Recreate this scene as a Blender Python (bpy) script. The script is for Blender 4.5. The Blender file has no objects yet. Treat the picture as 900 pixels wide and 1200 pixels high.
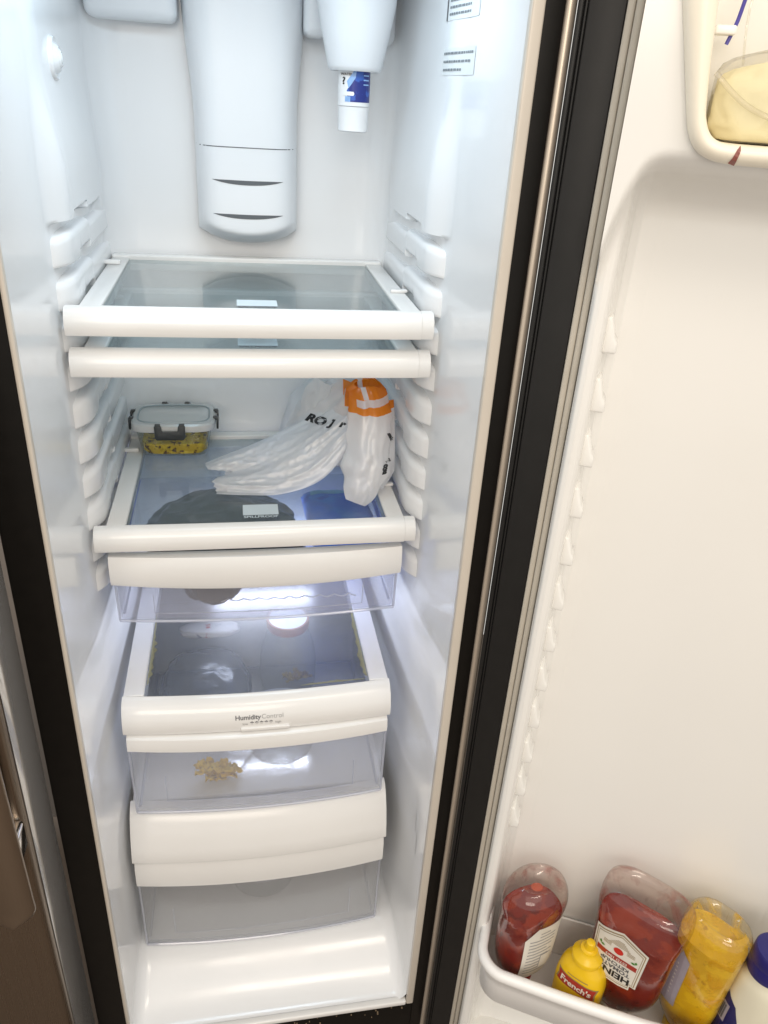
import bpy, bmesh, math, random
from mathutils import Vector, Matrix, noise
from mathutils.bvhtree import BVHTree
random.seed(7)
sc = bpy.context.scene
C = sc.collection

# ------------------------------------------------------------------ camera
CAM = Vector((-0.0216, -0.7431, 1.3690)); YAW, PITCH, ROLL, FPX = 0.2046, 0.4907, 0.0678, 905.4
fw = Vector((math.sin(YAW)*math.cos(PITCH), math.cos(YAW)*math.cos(PITCH), -math.sin(PITCH)))
rt = Vector((math.cos(YAW), -math.sin(YAW), 0)); up = rt.cross(fw)
rt2 = rt*math.cos(ROLL)+up*math.sin(ROLL); up2 = -rt*math.sin(ROLL)+up*math.cos(ROLL)
cd = bpy.data.cameras.new('camera'); cam = bpy.data.objects.new('camera', cd); C.objects.link(cam)
cam.matrix_world = Matrix((( rt2.x, up2.x, -fw.x, CAM.x), (rt2.y, up2.y, -fw.y, CAM.y), (rt2.z, up2.z, -fw.z, CAM.z), (0, 0, 0, 1)))
cd.sensor_fit = 'VERTICAL'; cd.sensor_height = 24; cd.sensor_width = 18; cd.lens = FPX/1200*24
cd.clip_start = 0.02; cd.clip_end = 60
sc.camera = cam

# ------------------------------------------------------------------ light
w = bpy.data.worlds.new('World'); sc.world = w; w.use_nodes = True
bg = w.node_tree.nodes['Background']; bg.inputs[0].default_value = (1.0, 0.965, 0.91, 1); bg.inputs[1].default_value = 0.86
def area(name, loc, target, sx, sy, power, col, spread=180):
    l = bpy.data.lights.new(name, 'AREA'); l.shape = 'RECTANGLE'; l.size = sx; l.size_y = sy; l.energy = power; l.color = col
    l.spread = math.radians(spread)
    o = bpy.data.objects.new(name, l); C.objects.link(o); o.location = loc
    o.rotation_euler = (Vector(target)-Vector(loc)).to_track_quat('-Z', 'Y').to_euler()
    return o
area('kitchen_light_and_fill', (0.35, -1.25, 2.45), (0.1, -0.1, 0.7), 0.9, 0.16, 5, (1.0, 0.88, 0.75))
area('kitchen_light_and_fill', (0.15, -1.55, 2.45), (0.1, -0.1, 0.7), 2.0, 1.3, 7, (1.0, 0.88, 0.75))
area('kitchen_light_and_fill', (-0.5, -2.7, 2.1), (0.1, 0.2, 0.4), 1.6, 1.0, 25, (1.0, 0.88, 0.75))  # added frontal fill for the crispers and lower walls, not a ceiling lamp
area('compartment_lamp', (0.0, 0.12, 1.535), (0.0, 0.22, 0.5), 0.34, 0.10, 1.0, (0.66, 0.85, 1.0))
area('drawer_lamp', (0.01, 0.466, 0.668), (0.01, 0.0, 0.72), 0.18, 0.012, 1.15, (0.76, 0.82, 1.0))
sc.view_settings.view_transform = 'Standard'; sc.view_settings.look = 'None'
sc.view_settings.exposure = 0.12; sc.view_settings.gamma = 1
sc.cycles.use_denoising = True
sc.cycles.max_bounces = 14; sc.cycles.diffuse_bounces = 7; sc.cycles.glossy_bounces = 6
sc.cycles.transparent_max_bounces = 40; sc.cycles.transmission_bounces = 10
sc.cycles.caustics_reflective = False; sc.cycles.caustics_refractive = False
sc.cycles.sample_clamp_indirect = 6

# ------------------------------------------------------------------ materials
def mat(name): 
    m = bpy.data.materials.new(name); m.use_nodes = True; nt = m.node_tree; nt.nodes.clear()
    out = nt.nodes.new('ShaderNodeOutputMaterial'); return m, nt, out
def N(nt, t, **kw):
    n = nt.nodes.new(t)
    for k, v in kw.items():
        if k in n.inputs: n.inputs[k].default_value = v
        else: setattr(n, k, v)
    return n
def coords(nt, scale=1.0, loc=(0,0,0), stretch=None):
    tc = N(nt, 'ShaderNodeNewGeometry'); mp = N(nt, 'ShaderNodeMapping')
    mp.inputs['Scale'].default_value = stretch or (scale,)*3; mp.inputs['Location'].default_value = loc
    nt.links.new(tc.outputs['Position'], mp.inputs['Vector']); return mp.outputs[0]
def plain(name, col, rough=0.4, metal=0.0, var=0.06, vscale=30, bump=0.0, bscale=400, coat=0.0, rvar=0.0, sss=0.0, spec=0.5, stretch=None):
    m, nt, out = mat(name)
    p = N(nt, 'ShaderNodeBsdfPrincipled'); p.inputs['Metallic'].default_value = metal; p.inputs['Roughness'].default_value = rough
    p.inputs['Coat Weight'].default_value = coat; p.inputs['Specular IOR Level'].default_value = spec
    if sss: p.inputs['Subsurface Weight'].default_value = sss; p.inputs['Subsurface Radius'].default_value = (.01,.008,.006); p.inputs['Subsurface Scale'].default_value = .5
    v = coords(nt, vscale, stretch=stretch)
    nz = N(nt, 'ShaderNodeTexNoise'); nz.inputs['Scale'].default_value = 1; nz.inputs['Detail'].default_value = 6; nt.links.new(v, nz.inputs['Vector'])
    mx = N(nt, 'ShaderNodeMix', data_type='RGBA'); 
    mx.inputs['A'].default_value = (*[c*(1-var) for c in col], 1); mx.inputs['B'].default_value = (*[min(1, c*(1+var)) for c in col], 1)
    nt.links.new(nz.outputs['Fac'], mx.inputs['Factor']); nt.links.new(mx.outputs['Result'], p.inputs['Base Color'])
    if rvar:
        mr = N(nt, 'ShaderNodeMapRange'); mr.inputs['From Min'].default_value = .3; mr.inputs['From Max'].default_value = .7
        mr.inputs['To Min'].default_value = max(.01, rough-rvar); mr.inputs['To Max'].default_value = rough+rvar
        nt.links.new(nz.outputs['Fac'], mr.inputs['Value']); nt.links.new(mr.outputs[0], p.inputs['Roughness'])
    if bump:
        v2 = coords(nt, bscale, stretch=None); n2 = N(nt, 'ShaderNodeTexNoise'); n2.inputs['Scale'].default_value = 1; n2.inputs['Detail'].default_value = 3; nt.links.new(v2, n2.inputs['Vector'])
        b = N(nt, 'ShaderNodeBump'); b.inputs['Strength'].default_value = bump; b.inputs['Distance'].default_value = .002
        nt.links.new(n2.outputs['Fac'], b.inputs['Height']); nt.links.new(b.outputs[0], p.inputs['Normal'])
    nt.links.new(p.outputs[0], out.inputs[0]); return m
def clear(name, tint=(.92,.95,.97), ior_f0=.04, rough=.03, haze=0.0, hazecol=(.8,.85,.9), film=None, filmamt=0.0, fscale=40, fth=.55, bump=0.0, bscale=60, fsoft=.1):
    """thin clear plastic or glass: tinted transparency, Schlick reflection, a little milky scatter, optional smeared film"""
    m, nt, out = mat(name)
    lw = N(nt, 'ShaderNodeLayerWeight'); lw.inputs['Blend'].default_value = .5
    pw = N(nt, 'ShaderNodeMath', operation='POWER'); pw.inputs[1].default_value = 5; nt.links.new(lw.outputs['Facing'], pw.inputs[0])
    ma = N(nt, 'ShaderNodeMath', operation='MULTIPLY_ADD'); ma.inputs[1].default_value = 1-ior_f0; ma.inputs[2].default_value = ior_f0; nt.links.new(pw.outputs[0], ma.inputs[0])
    tr = N(nt, 'ShaderNodeBsdfTransparent'); tr.inputs[0].default_value = (*tint, 1)
    gl = N(nt, 'ShaderNodeBsdfGlossy'); gl.inputs['Roughness'].default_value = rough
    df = N(nt, 'ShaderNodeBsdfDiffuse'); df.inputs[0].default_value = (*hazecol, 1)
    tl = N(nt, 'ShaderNodeBsdfTranslucent'); tl.inputs[0].default_value = (*hazecol, 1)
    dt = N(nt, 'ShaderNodeMixShader'); dt.inputs[0].default_value = .38; nt.links.new(df.outputs[0], dt.inputs[1]); nt.links.new(tl.outputs[0], dt.inputs[2])
    m1 = N(nt, 'ShaderNodeMixShader'); m1.inputs[0].default_value = haze; nt.links.new(tr.outputs[0], m1.inputs[1]); nt.links.new(dt.outputs[0], m1.inputs[2])
    last = m1
    if film:
        v = coords(nt, fscale); nz = N(nt, 'ShaderNodeTexNoise'); nz.inputs['Scale'].default_value = 1; nz.inputs['Detail'].default_value = 5; nz.inputs['Distortion'].default_value = 1.0; nt.links.new(v, nz.inputs['Vector'])
        mr = N(nt, 'ShaderNodeMapRange'); mr.inputs['From Min'].default_value = fth; mr.inputs['From Max'].default_value = fth+fsoft; mr.inputs['To Max'].default_value = filmamt; mr.inputs['To Min'].default_value = filmamt*.03
        nt.links.new(nz.outputs['Fac'], mr.inputs['Value'])
        fd = N(nt, 'ShaderNodeBsdfTranslucent'); fd.inputs[0].default_value = (*film, 1); fe = N(nt, 'ShaderNodeBsdfDiffuse'); fe.inputs[0].default_value = (*film, 1)
        fm = N(nt, 'ShaderNodeMixShader'); fm.inputs[0].default_value = .5; nt.links.new(fd.outputs[0], fm.inputs[1]); nt.links.new(fe.outputs[0], fm.inputs[2])
        m3 = N(nt, 'ShaderNodeMixShader'); nt.links.new(mr.outputs[0], m3.inputs[0]); nt.links.new(m1.outputs[0], m3.inputs[1]); nt.links.new(fm.outputs[0], m3.inputs[2]); last = m3
    m2 = N(nt, 'ShaderNodeMixShader'); nt.links.new(ma.outputs[0], m2.inputs[0]); nt.links.new(last.outputs[0], m2.inputs[1]); nt.links.new(gl.outputs[0], m2.inputs[2])
    if bump:
        v2 = coords(nt, bscale); n2 = N(nt, 'ShaderNodeTexNoise'); n2.inputs['Scale'].default_value = 1; n2.inputs['Detail'].default_value = 2; nt.links.new(v2, n2.inputs['Vector'])
        b = N(nt, 'ShaderNodeBump'); b.inputs['Strength'].default_value = bump; b.inputs['Distance'].default_value = .003; nt.links.new(n2.outputs['Fac'], b.inputs['Height'])
        nt.links.new(b.outputs[0], gl.inputs['Normal'])
    nt.links.new(m2.outputs[0], out.inputs[0]); return m
def speckle(name, base, spots, rough=.4, scale=60, th=.6, soft=.05, detail=4, bump=.0):
    """base colour with irregular spots of other colours"""
    m, nt, out = mat(name); p = N(nt, 'ShaderNodeBsdfPrincipled'); p.inputs['Roughness'].default_value = rough
    col = None
    for i, (c, t, s) in enumerate(spots):
        v = coords(nt, s, loc=(i*3.1, i*1.7, i*.9)); nz = N(nt, 'ShaderNodeTexNoise'); nz.inputs['Scale'].default_value = 1; nz.inputs['Detail'].default_value = detail; nt.links.new(v, nz.inputs['Vector'])
        mr = N(nt, 'ShaderNodeMapRange'); mr.inputs['From Min'].default_value = t; mr.inputs['From Max'].default_value = t+soft; nt.links.new(nz.outputs['Fac'], mr.inputs['Value'])
        mx = N(nt, 'ShaderNodeMix', data_type='RGBA'); mx.inputs['A'].default_value = (*base, 1); mx.inputs['B'].default_value = (*c, 1)
        if col: nt.links.new(col, mx.inputs['A'])
        nt.links.new(mr.outputs[0], mx.inputs['Factor']); col = mx.outputs['Result']
    nt.links.new(col, p.inputs['Base Color'])
    if bump:
        b = N(nt, 'ShaderNodeBump'); b.inputs['Strength'].default_value = bump; b.inputs['Distance'].default_value = .003; nt.links.new(nz.outputs['Fac'], b.inputs['Height']); nt.links.new(b.outputs[0], p.inputs['Normal'])
    nt.links.new(p.outputs[0], out.inputs[0]); return m

M = {}
M['liner'] = plain('white_liner', (.80,.81,.82), .13, var=.015, vscale=9, bump=.06, bscale=14, rvar=.05)
M['plastic'] = plain('white_shelf_plastic', (.77,.765,.75), .17, var=.02, vscale=12, bump=.03, bscale=120, rvar=.05)
M['duct'] = plain('white_duct_plastic', (.74,.765,.79), .30, var=.015, vscale=8, bump=.03, bscale=250)
M['doorliner'] = plain('door_liner', (.81,.802,.772), .17, var=.02, vscale=6, bump=.05, bscale=12, rvar=.06)
M['bin'] = plain('bin_plastic', (.87,.86,.84), .28, var=.015, vscale=10, bump=.02, bscale=60)
M['trim'] = plain('cream_trim', (.58,.53,.46), .3, var=.06, vscale=20)
M['gasket'] = plain('gasket_cream', (.50,.46,.39), .5, var=.1, vscale=25)
M['black'] = plain('black_frame', (.007,.006,.005), .4, spec=.15, var=.3, vscale=60)
M['blackgask'] = plain('black_vinyl', (.013,.0125,.012), .45, spec=.25, var=.2, vscale=50)
M['bronze'] = plain('bronze_steel', (.25,.20,.155), .3, metal=1, var=.02, vscale=1, stretch=(900,900,4), rvar=.06)
M['handle'] = plain('bronze_handle', (.33,.27,.215), .28, metal=1, var=.05, vscale=1, stretch=(600,600,6))
M['chrome'] = plain('chrome', (.75,.72,.68), .12, metal=1, var=.04)
M['greygloss'] = plain('grey_door_side', (.62,.60,.58), .10, metal=.7, var=.05, vscale=15, rvar=.04)
M['strip'] = plain('brushed_strip', (.60,.52,.43), .38, metal=.5, var=.08, vscale=1, stretch=(300,300,10))
M['slot'] = plain('slot_dark', (.10,.11,.12), .6)
M['shelfglass'] = clear('shelf_glass', (.88,.93,.945), .055, .015, haze=.05, hazecol=(.55,.66,.70), film=(.7,.73,.76), filmamt=.07, fscale=22, fth=.55)
M['coverglass'] = clear('cover_glass', (.92,.93,.94), .05, .30, haze=.04, hazecol=(.6,.66,.68), film=(.5,.5,.42), filmamt=.08, fscale=26, fth=.57, fsoft=.2)
M['tub'] = clear('clear_tub', (.975,.977,.982), .05, .11, haze=.15, hazecol=(.93,.935,.945), bump=.1, bscale=35)
M['tubedge'] = clear('clear_tub_edge', (.85,.87,.93), .08, .1, haze=.45, hazecol=(.82,.84,.9))
M['ink'] = plain('grey_ink', (.10,.10,.11), .5)
M['whiteink'] = plain('white_print', (.62,.70,.74), .4)
M['blackink'] = plain('black_ink', (.015,.015,.016), .4)
M['paper'] = plain('sticker_paper', (.72,.74,.74), .45, var=.03)
M['filter'] = plain('filter_white', (.80,.81,.82), .3)
M['blue'] = speckle('filter_label_blue', (.012,.025,.20), [((.03,.10,.42), .52, 60), ((.10,.05,.22), .66, 45)], .3)
M['paleblue'] = plain('pale_blue_print', (.25,.42,.72), .35, var=.3, vscale=200)
M['lamp'], nt, out = mat('lamp_lens'); e = N(nt, 'ShaderNodeEmission'); e.inputs[0].default_value = (.70,.76,1,1); e.inputs[1].default_value = 1.0; nt.links.new(e.outputs[0], out.inputs[0])

# ------------------------------------------------------------------ mesh helpers
def thing(name, label, cat, loc=(0,0,0), group=None):
    o = bpy.data.objects.new(name, None); C.objects.link(o); o.location = loc; o.empty_display_size = .05
    o['label'] = label; o['category'] = cat
    if group: o['group'] = group
    return o
def wloc(p):
    v = Vector((0,0,0))
    while p is not None: v += Vector(p.location); p = p.parent
    return v
def finish(name, bm, m, parent=None, smooth=True, angle=38):
    bmesh.ops.recalc_face_normals(bm, faces=bm.faces)
    if parent is not None: bmesh.ops.translate(bm, verts=bm.verts, vec=-wloc(parent))
    me = bpy.data.meshes.new(name); bm.to_mesh(me); bm.free()
    if smooth:
        me.shade_smooth() if hasattr(me, 'shade_smooth') else [setattr(p, 'use_smooth', True) for p in me.polygons]
        try: me.set_sharp_from_angle(angle=math.radians(angle))
        except Exception: pass
    me.materials.append(M[m] if isinstance(m, str) else m)
    o = bpy.data.objects.new(name, me); C.objects.link(o)
    if parent is not None: o.parent = parent
    return o
def bevel(bm, w, seg=3, ang=30):
    if w <= 0: return
    ed = [e for e in bm.edges if len(e.link_faces) == 2 and e.calc_face_angle(0) > math.radians(ang)]
    bmesh.ops.bevel(bm, geom=ed, offset=w, segments=seg, profile=.5, affect='EDGES', clamp_overlap=True)
def box(bm, x0, x1, y0, y1, z0, z1, bv=0, seg=3):
    b = bmesh.new(); bmesh.ops.create_cube(b, size=1)
    for v in b.verts: v.co = Vector(((x0+x1)/2+v.co.x*(x1-x0), (y0+y1)/2+v.co.y*(y1-y0), (z0+z1)/2+v.co.z*(z1-z0)))
    bevel(b, bv, seg); merge(bm, b)
def merge(bm, b):
    me = bpy.data.meshes.new('tmp'); b.to_mesh(me); b.free(); bm.from_mesh(me); bpy.data.meshes.remove(me)
def bx(name, m, parent, x0, x1, y0, y1, z0, z1, bv=.002, seg=3):
    bm = bmesh.new(); box(bm, x0, x1, y0, y1, z0, z1, bv, seg); return finish(name, bm, m, parent)
def grid(bm, rows, close_u=False, close_v=False):
    """rows of points -> quads"""
    V = [[bm.verts.new(p) for p in r] for r in rows]; nr = len(V); nc = len(V[0])
    for i in range(nr if close_v else nr-1):
        for j in range(nc if close_u else nc-1):
            a, b, c, d = V[i][j], V[i][(j+1) % nc], V[(i+1) % nr][(j+1) % nc], V[(i+1) % nr][j]
            try: bm.faces.new((a, b, c, d))
            except ValueError: pass
    return V
def bowbar(name, m, parent, xc, hw, prof, bow, n=28, bv=.0025, sag=0.0, pw=2.0):
    """a closed (y,z) profile swept across x with its front bowed towards the room"""
    bm = bmesh.new(); rows = []
    for i in range(n+1):
        t = -1+2*i/n; k = 1-abs(t)**pw
        rows.append([(xc+t*hw, y-bow*k*f, z-sag*k*g) for (y, z, f, g) in prof])
    V = grid(bm, rows, close_u=True)
    bm.faces.new(V[0]); bm.faces.new(list(reversed(V[-1])))
    bevel(bm, bv, 3, 28); return finish(name, bm, m, parent)
def prism(bm, poly, tf, d0, d1, bv=0, seg=3):
    b = bmesh.new(); lo = [b.verts.new(tf(p[0], p[1], d0)) for p in poly]; hi = [b.verts.new(tf(p[0], p[1], d1)) for p in poly]; n = len(poly)
    b.faces.new(lo); b.faces.new(list(reversed(hi)))
    for i in range(n): b.faces.new((lo[i], lo[(i+1) % n], hi[(i+1) % n], hi[i]))
    bmesh.ops.recalc_face_normals(b, faces=b.faces); bevel(b, bv, seg); merge(bm, b)
def lathe(bm, prof, c, n=40, a0=0, a1=2*math.pi, sx=1, sy=1):
    full = abs(a1-a0-2*math.pi) < 1e-6; k = n if full else n+1
    rows = [[(c[0]+r*sx*math.cos(a0+(a1-a0)*i/n), c[1]+r*sy*math.sin(a0+(a1-a0)*i/n), c[2]+z) for i in range(k)] for r, z in prof]
    V = grid(bm, rows, close_u=full)
    return V
def tube(bm, pts, r, n=10, caps=True):
    rows = []
    for i, p in enumerate(pts):
        p = Vector(p); a = Vector(pts[max(0, i-1)]); b = Vector(pts[min(len(pts)-1, i+1)]); t = (b-a).normalized()
        u = t.orthogonal().normalized() if i == 0 else (lu - t*lu.dot(t)).normalized(); lu = u; v = t.cross(u)
        rr = r[i] if isinstance(r, (list, tuple)) else r
        rows.append([p+u*rr*math.cos(q*2*math.pi/n)+v*rr*math.sin(q*2*math.pi/n) for q in range(n)])
    V = grid(bm, rows, close_u=True)
    if caps: bm.faces.new(V[0]); bm.faces.new(list(reversed(V[-1])))
def sellipse(a, b, e, n):
    o = []
    for i in range(n):
        t = 2*math.pi*i/n; c, s = math.cos(t), math.sin(t)
        o.append((a*math.copysign(abs(c)**(2/e), c), b*math.copysign(abs(s)**(2/e), s)))
    return o
def loft(bm, secs, frame, n=56, cap0=True, cap1=True):
    """secs: (z, a, b, exponent[, dx, dy]); frame = (origin, xaxis, yaxis)"""
    o, ax, ay = frame; rows = []
    for s in secs:
        z, a, b, e = s[:4]; dx, dy = (s[4], s[5]) if len(s) > 4 else (0, 0)
        rows.append([o+ax*(x+dx)+ay*(y+dy)+Vector((0, 0, z)) for x, y in sellipse(a, b, e, n)])
    V = grid(bm, rows, close_u=True)
    if cap0: bm.faces.new(V[0])
    if cap1: bm.faces.new(list(reversed(V[-1])))
def smooth01(x, a, b):
    t = min(1, max(0, (x-a)/(b-a))); return t*t*(3-2*t)
def spline(pts, n):
    """catmull-rom through points"""
    P = [Vector(p) for p in pts]; out = []
    for i in range(len(P)-1):
        p0 = P[max(0, i-1)]; p1 = P[i]; p2 = P[i+1]; p3 = P[min(len(P)-1, i+2)]
        for k in range(n):
            t = k/n; out.append(.5*((2*p1)+(p2-p0)*t+(2*p0-5*p1+4*p2-p3)*t*t+(3*p1-p0-3*p2+p3)*t**3))
    out.append(P[-1]); return out
def text_tris(s, size, bold=0.0, shear=0.0, sx=1.0):
    cu = bpy.data.curves.new('t', 'FONT'); cu.body = s; cu.size = size; cu.align_x = 'CENTER'; cu.align_y = 'CENTER'; cu.resolution_u = 3; cu.offset = bold; cu.shear = shear
    o = bpy.data.objects.new('t', cu); C.objects.link(o); bpy.context.view_layer.update()
    me = o.to_mesh(); V = [(v.co.x*sx, v.co.y) for v in me.vertices]; F = [tuple(p.vertices) for p in me.polygons]
    o.to_mesh_clear(); bpy.data.objects.remove(o); bpy.data.curves.remove(cu); return V, F
def poly_tris(poly, cell=.004):
    """2D outline -> mesh cut into small cells so that it can follow a curved surface"""
    b = bmesh.new(); b.faces.new([b.verts.new((x, y, 0)) for x, y in poly])
    xs = [p[0] for p in poly]; ys = [p[1] for p in poly]
    for ax, lo, hi in ((0, min(xs), max(xs)), (1, min(ys), max(ys))):
        k = lo+cell
        while k < hi-cell*.2:
            co = (k, 0, 0) if ax == 0 else (0, k, 0); no = (1, 0, 0) if ax == 0 else (0, 1, 0)
            bmesh.ops.bisect_plane(b, geom=b.verts[:]+b.edges[:]+b.faces[:], plane_co=co, plane_no=no); k += cell
    b.verts.ensure_lookup_table(); b.verts.index_update()
    V = [(v.co.x, v.co.y) for v in b.verts]; F = [tuple(v.index for v in f.verts) for f in b.faces]; b.free(); return V, F
def world_bvh(o):
    off = wloc(o.parent) if o.parent else Vector((0, 0, 0)); off = off+Vector(o.location)
    return BVHTree.FromPolygons([v.co+off for v in o.data.vertices], [tuple(p.vertices) for p in o.data.polygons])
def decal(name, vf, m, parent, bvh, cen, u, v, ray, off=.0006, rot=0.0, sub=None):
    V, F = vf; cen, u, v, ray = Vector(cen), Vector(u).normalized(), Vector(v).normalized(), Vector(ray).normalized()
    c, s = math.cos(rot), math.sin(rot); co = []; ok = []
    for x, y in V:
        x, y = x*c-y*s, x*s+y*c
        hit = bvh.ray_cast(cen+u*x+v*y-ray*.08, ray, .25)
        if hit[0] is None: co.append(cen); ok.append(False)
        else:
            nn = hit[1] if hit[1].dot(ray) < 0 else -hit[1]
            co.append(hit[0]+nn*off); ok.append(True)
    F = [f for f in F if all(ok[i] for i in f)]
    if not F: return None
    bm = bmesh.new(); vs = [bm.verts.new(p) for p in co]
    for f in F:
        try: bm.faces.new([vs[i] for i in f])
        except ValueError: pass
    bmesh.ops.delete(bm, geom=[x for x in bm.verts if not x.link_faces], context='VERTS')
    return finish(name, bm, m, parent, smooth=False)
def rect(w, h): return [(-w/2, -h/2), (w/2, -h/2), (w/2, h/2), (-w/2, h/2)]

# ------------------------------------------------------------------ floor
bm = bmesh.new(); grid(bm, [[(x, y, -.16) for x in (-3, 3)] for y in (-4, 1.2)])
M['floor'] = plain('kitchen_floor', (.16,.12,.09), .45, var=.25, vscale=20, rvar=.1)
fl = finish('floor', bm, 'floor', None); fl['kind'] = 'structure'

# ------------------------------------------------------------------ refrigerator
fr = thing('refrigerator', 'open side by side refrigerator with white lined compartment and bronze doors', 'refrigerator', (0, .3, -.16))
ZF, ZC, PIT = .0105, .8333, .0469
XL0, XR0 = .2225, .2295           # inner half widths at the front edge
ZTOP, YB = 1.56, .49
def wallx(side, y, z):
    x = XL0-.036*y if side < 0 else XR0-.052*y
    xin = .1985 if side < 0 else .2015
    pan = max(0, x-xin)*smooth01(y, .158, .212)
    shoulder = pan*(1-.75*smooth01(z, 1.268, 1.385))*smooth01(z, 1.2285+(.008 if .236 < y < .313 else 0)-.10*smooth01(y, .395, .445), 1.2305+(.008 if .236 < y < .313 else 0))
    low = .004*smooth01(.74-z, 0, .05)*smooth01(y, .05, .16)
    return x-shoulder-low
RC = .045
def ring(z, inset=0.0):
    pts = []
    ys = [0.0, .004]+[.01+i*(YB-RC-.01)/40 for i in range(41)]
    for side in (-1, 1):
        half = []
        for y in ys: half.append((side*(wallx(side, y, z)-inset), y))
        xe = wallx(side, YB-RC, z)-inset
        for i in range(1, 9):
            a = math.pi/2*i/8; half.append((side*(xe-RC*(1-math.cos(a))), YB-RC+RC*math.sin(a)-inset*(i/8)))
        xc0 = xe-RC
        for i in range(1, 7): half.append((side*xc0*(1-i/7.0 if i < 7 else 0), YB-inset))
        if side < 0: pts += half
        else: pts += list(reversed(half))
    out = []
    for x, y in pts:
        k = max(0, 1-(z-ZF)/.22); out.append((x, y, z+.058*smooth01(y, .0, .135)*k))
    return out
zs = []; r = .022
for i in range(7): a = math.pi/2*(1-i/6); zs.append((ZF+r*(1-math.sin(a)) if True else 0, r*(1-math.cos(a))))
zlist = [(ZF+r*(1-math.cos(math.pi/2*i/6)), r*(1-math.sin(math.pi/2*i/6))) for i in range(7)]
z = ZF+r
while z < 1.10: z += .02; zlist.append((z, 0))
zlist += [(1.12+i*.012, 0) for i in range(9)]+[(1.2285, 0), (1.2305, 0), (1.234, 0), (1.2365, 0), (1.2385, 0), (1.243, 0), (1.248, 0)]+[(1.252+i*.006, 0) for i in range(28)]+[(1.43, 0), (1.5, 0), (ZTOP, 0)]
bm = bmesh.new(); rows = [ring(zz, ins) for zz, ins in zlist]; V = grid(bm, rows)
V0 = V[0]; n = len(V0)
for k in range(n//2-1): bm.faces.new((V0[k], V0[k+1], V0[n-2-k], V0[n-1-k]))
V1 = V[-1]
for k in range(n//2-1): bm.faces.new((V1[k], V1[k+1], V1[n-2-k], V1[n-1-k]))
liner = finish('liner', bm, 'liner', fr, angle=50)
# rolled lip round the opening
for nm, x0, x1, zz0, zz1 in (('opening_lip', -.2268, -.2215, .004, ZTOP), ('opening_lip', .2285, .2406, .004, ZTOP)):
    bx(nm, 'trim', fr, x0, x1, -.006, .004, zz0, zz1, .0024)
bx('opening_lip', 'plastic', fr, -.2214, .2284, -.006, .006, .0015, .0125, .003)
# black front frame
bx('front_frame', 'black', fr, .2408, .2594, -.002, .03, -.10, 1.7, .001)
bx('front_frame', 'black', fr, -.268, -.2270, -.002, .03, -.10, 1.7, .001)
bx('front_frame', 'black', fr, -.2268, .2406, -.0015, .03, -.10, .0012, .001)
bm = bmesh.new(); box(bm, .2598, .2698, -.004, .62, -.10, 1.7, .004, 4); finish('side_panel', bm, 'strip', fr)
bx('outer_shell', 'greygloss', fr, -.72, .2595, .56, .62, -.10, 1.7, .004)
bx('base_grille', 'black', fr, -.70, .25, .0, .05, -.158, -.102, .003)
# crumbs along the lower frame
bm = bmesh.new()
for i in range(46):
    zc_ = -.006+random.uniform(-.02, .006); x = random.uniform(-.16, .225); s = random.uniform(.0005, .0013)
    box(bm, x-s, x+s, -.0030-s, -.0030+s, zc_-s*.6, zc_+s*.6)
M['crumb'] = plain('crumbs', (.22,.16,.10), .8, var=.4, vscale=300)
cr = finish('crumbs', bm, 'crumb', fr, smooth=False); cr['kind'] = 'stuff'
# shelf rails
def rail(side, k):
    z0 = ZC+.016+k*PIT+.0055; z1 = ZC+.016+(k+1)*PIT-.0055
    xin = .1985 if side < 0 else .2015
    yf = .165; bm = bmesh.new(); rows = []
    ys = [yf+.0008, yf+.002, yf+.005, yf+.009, yf+.014, yf+.020, yf+.028, yf+.036, .222, .236, .2362, .246, .247, .302, .303, .312, .3122, .34, .40, .475]
    for y in ys:
        t = min(1, (y-yf)/.046); p = (1-(1-t)**2.0)**.7            # nose rounds off towards the front
        wx = wallx(side, y, z0)+.004; d = (wx-xin)*p
        notch = .0085 if .236 < y < .3121 else 0
        if .2361 < y < .2465 or .3025 < y < .3121: notch *= .85
        droop = .003*(1-t)
        lo, hi = z0+notch+droop*.3, z1-(.0045 if y > .3121 else 0)-.006*(1-t)**2
        h = hi-lo; rr = min(.0085, h*.45)
        sec = [(0, lo+.001)]
        for i in range(6): q = math.pi/2*i/5; sec.append((d-rr*.75*min(1, d/.01)*(1-math.sin(q)), lo+rr*.55*(1-math.cos(q))))
        for i in range(6): q = math.pi/2*i/5; sec.append((d-rr*min(1, d/.01)*(1-math.cos(q)), hi-rr*(1-math.sin(q))))
        sec.append((0, hi))
        rows.append([(side*(wx-a_), y, b_) for a_, b_ in sec])
    V = grid(bm, rows); bm.faces.new(V[0]); bm.faces.new(V[-1])
    finish('shelf_rail', bm, 'liner', fr, angle=45)
for side in (-1, 1):
    for k in range(-2, 8): rail(side, k)
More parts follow.
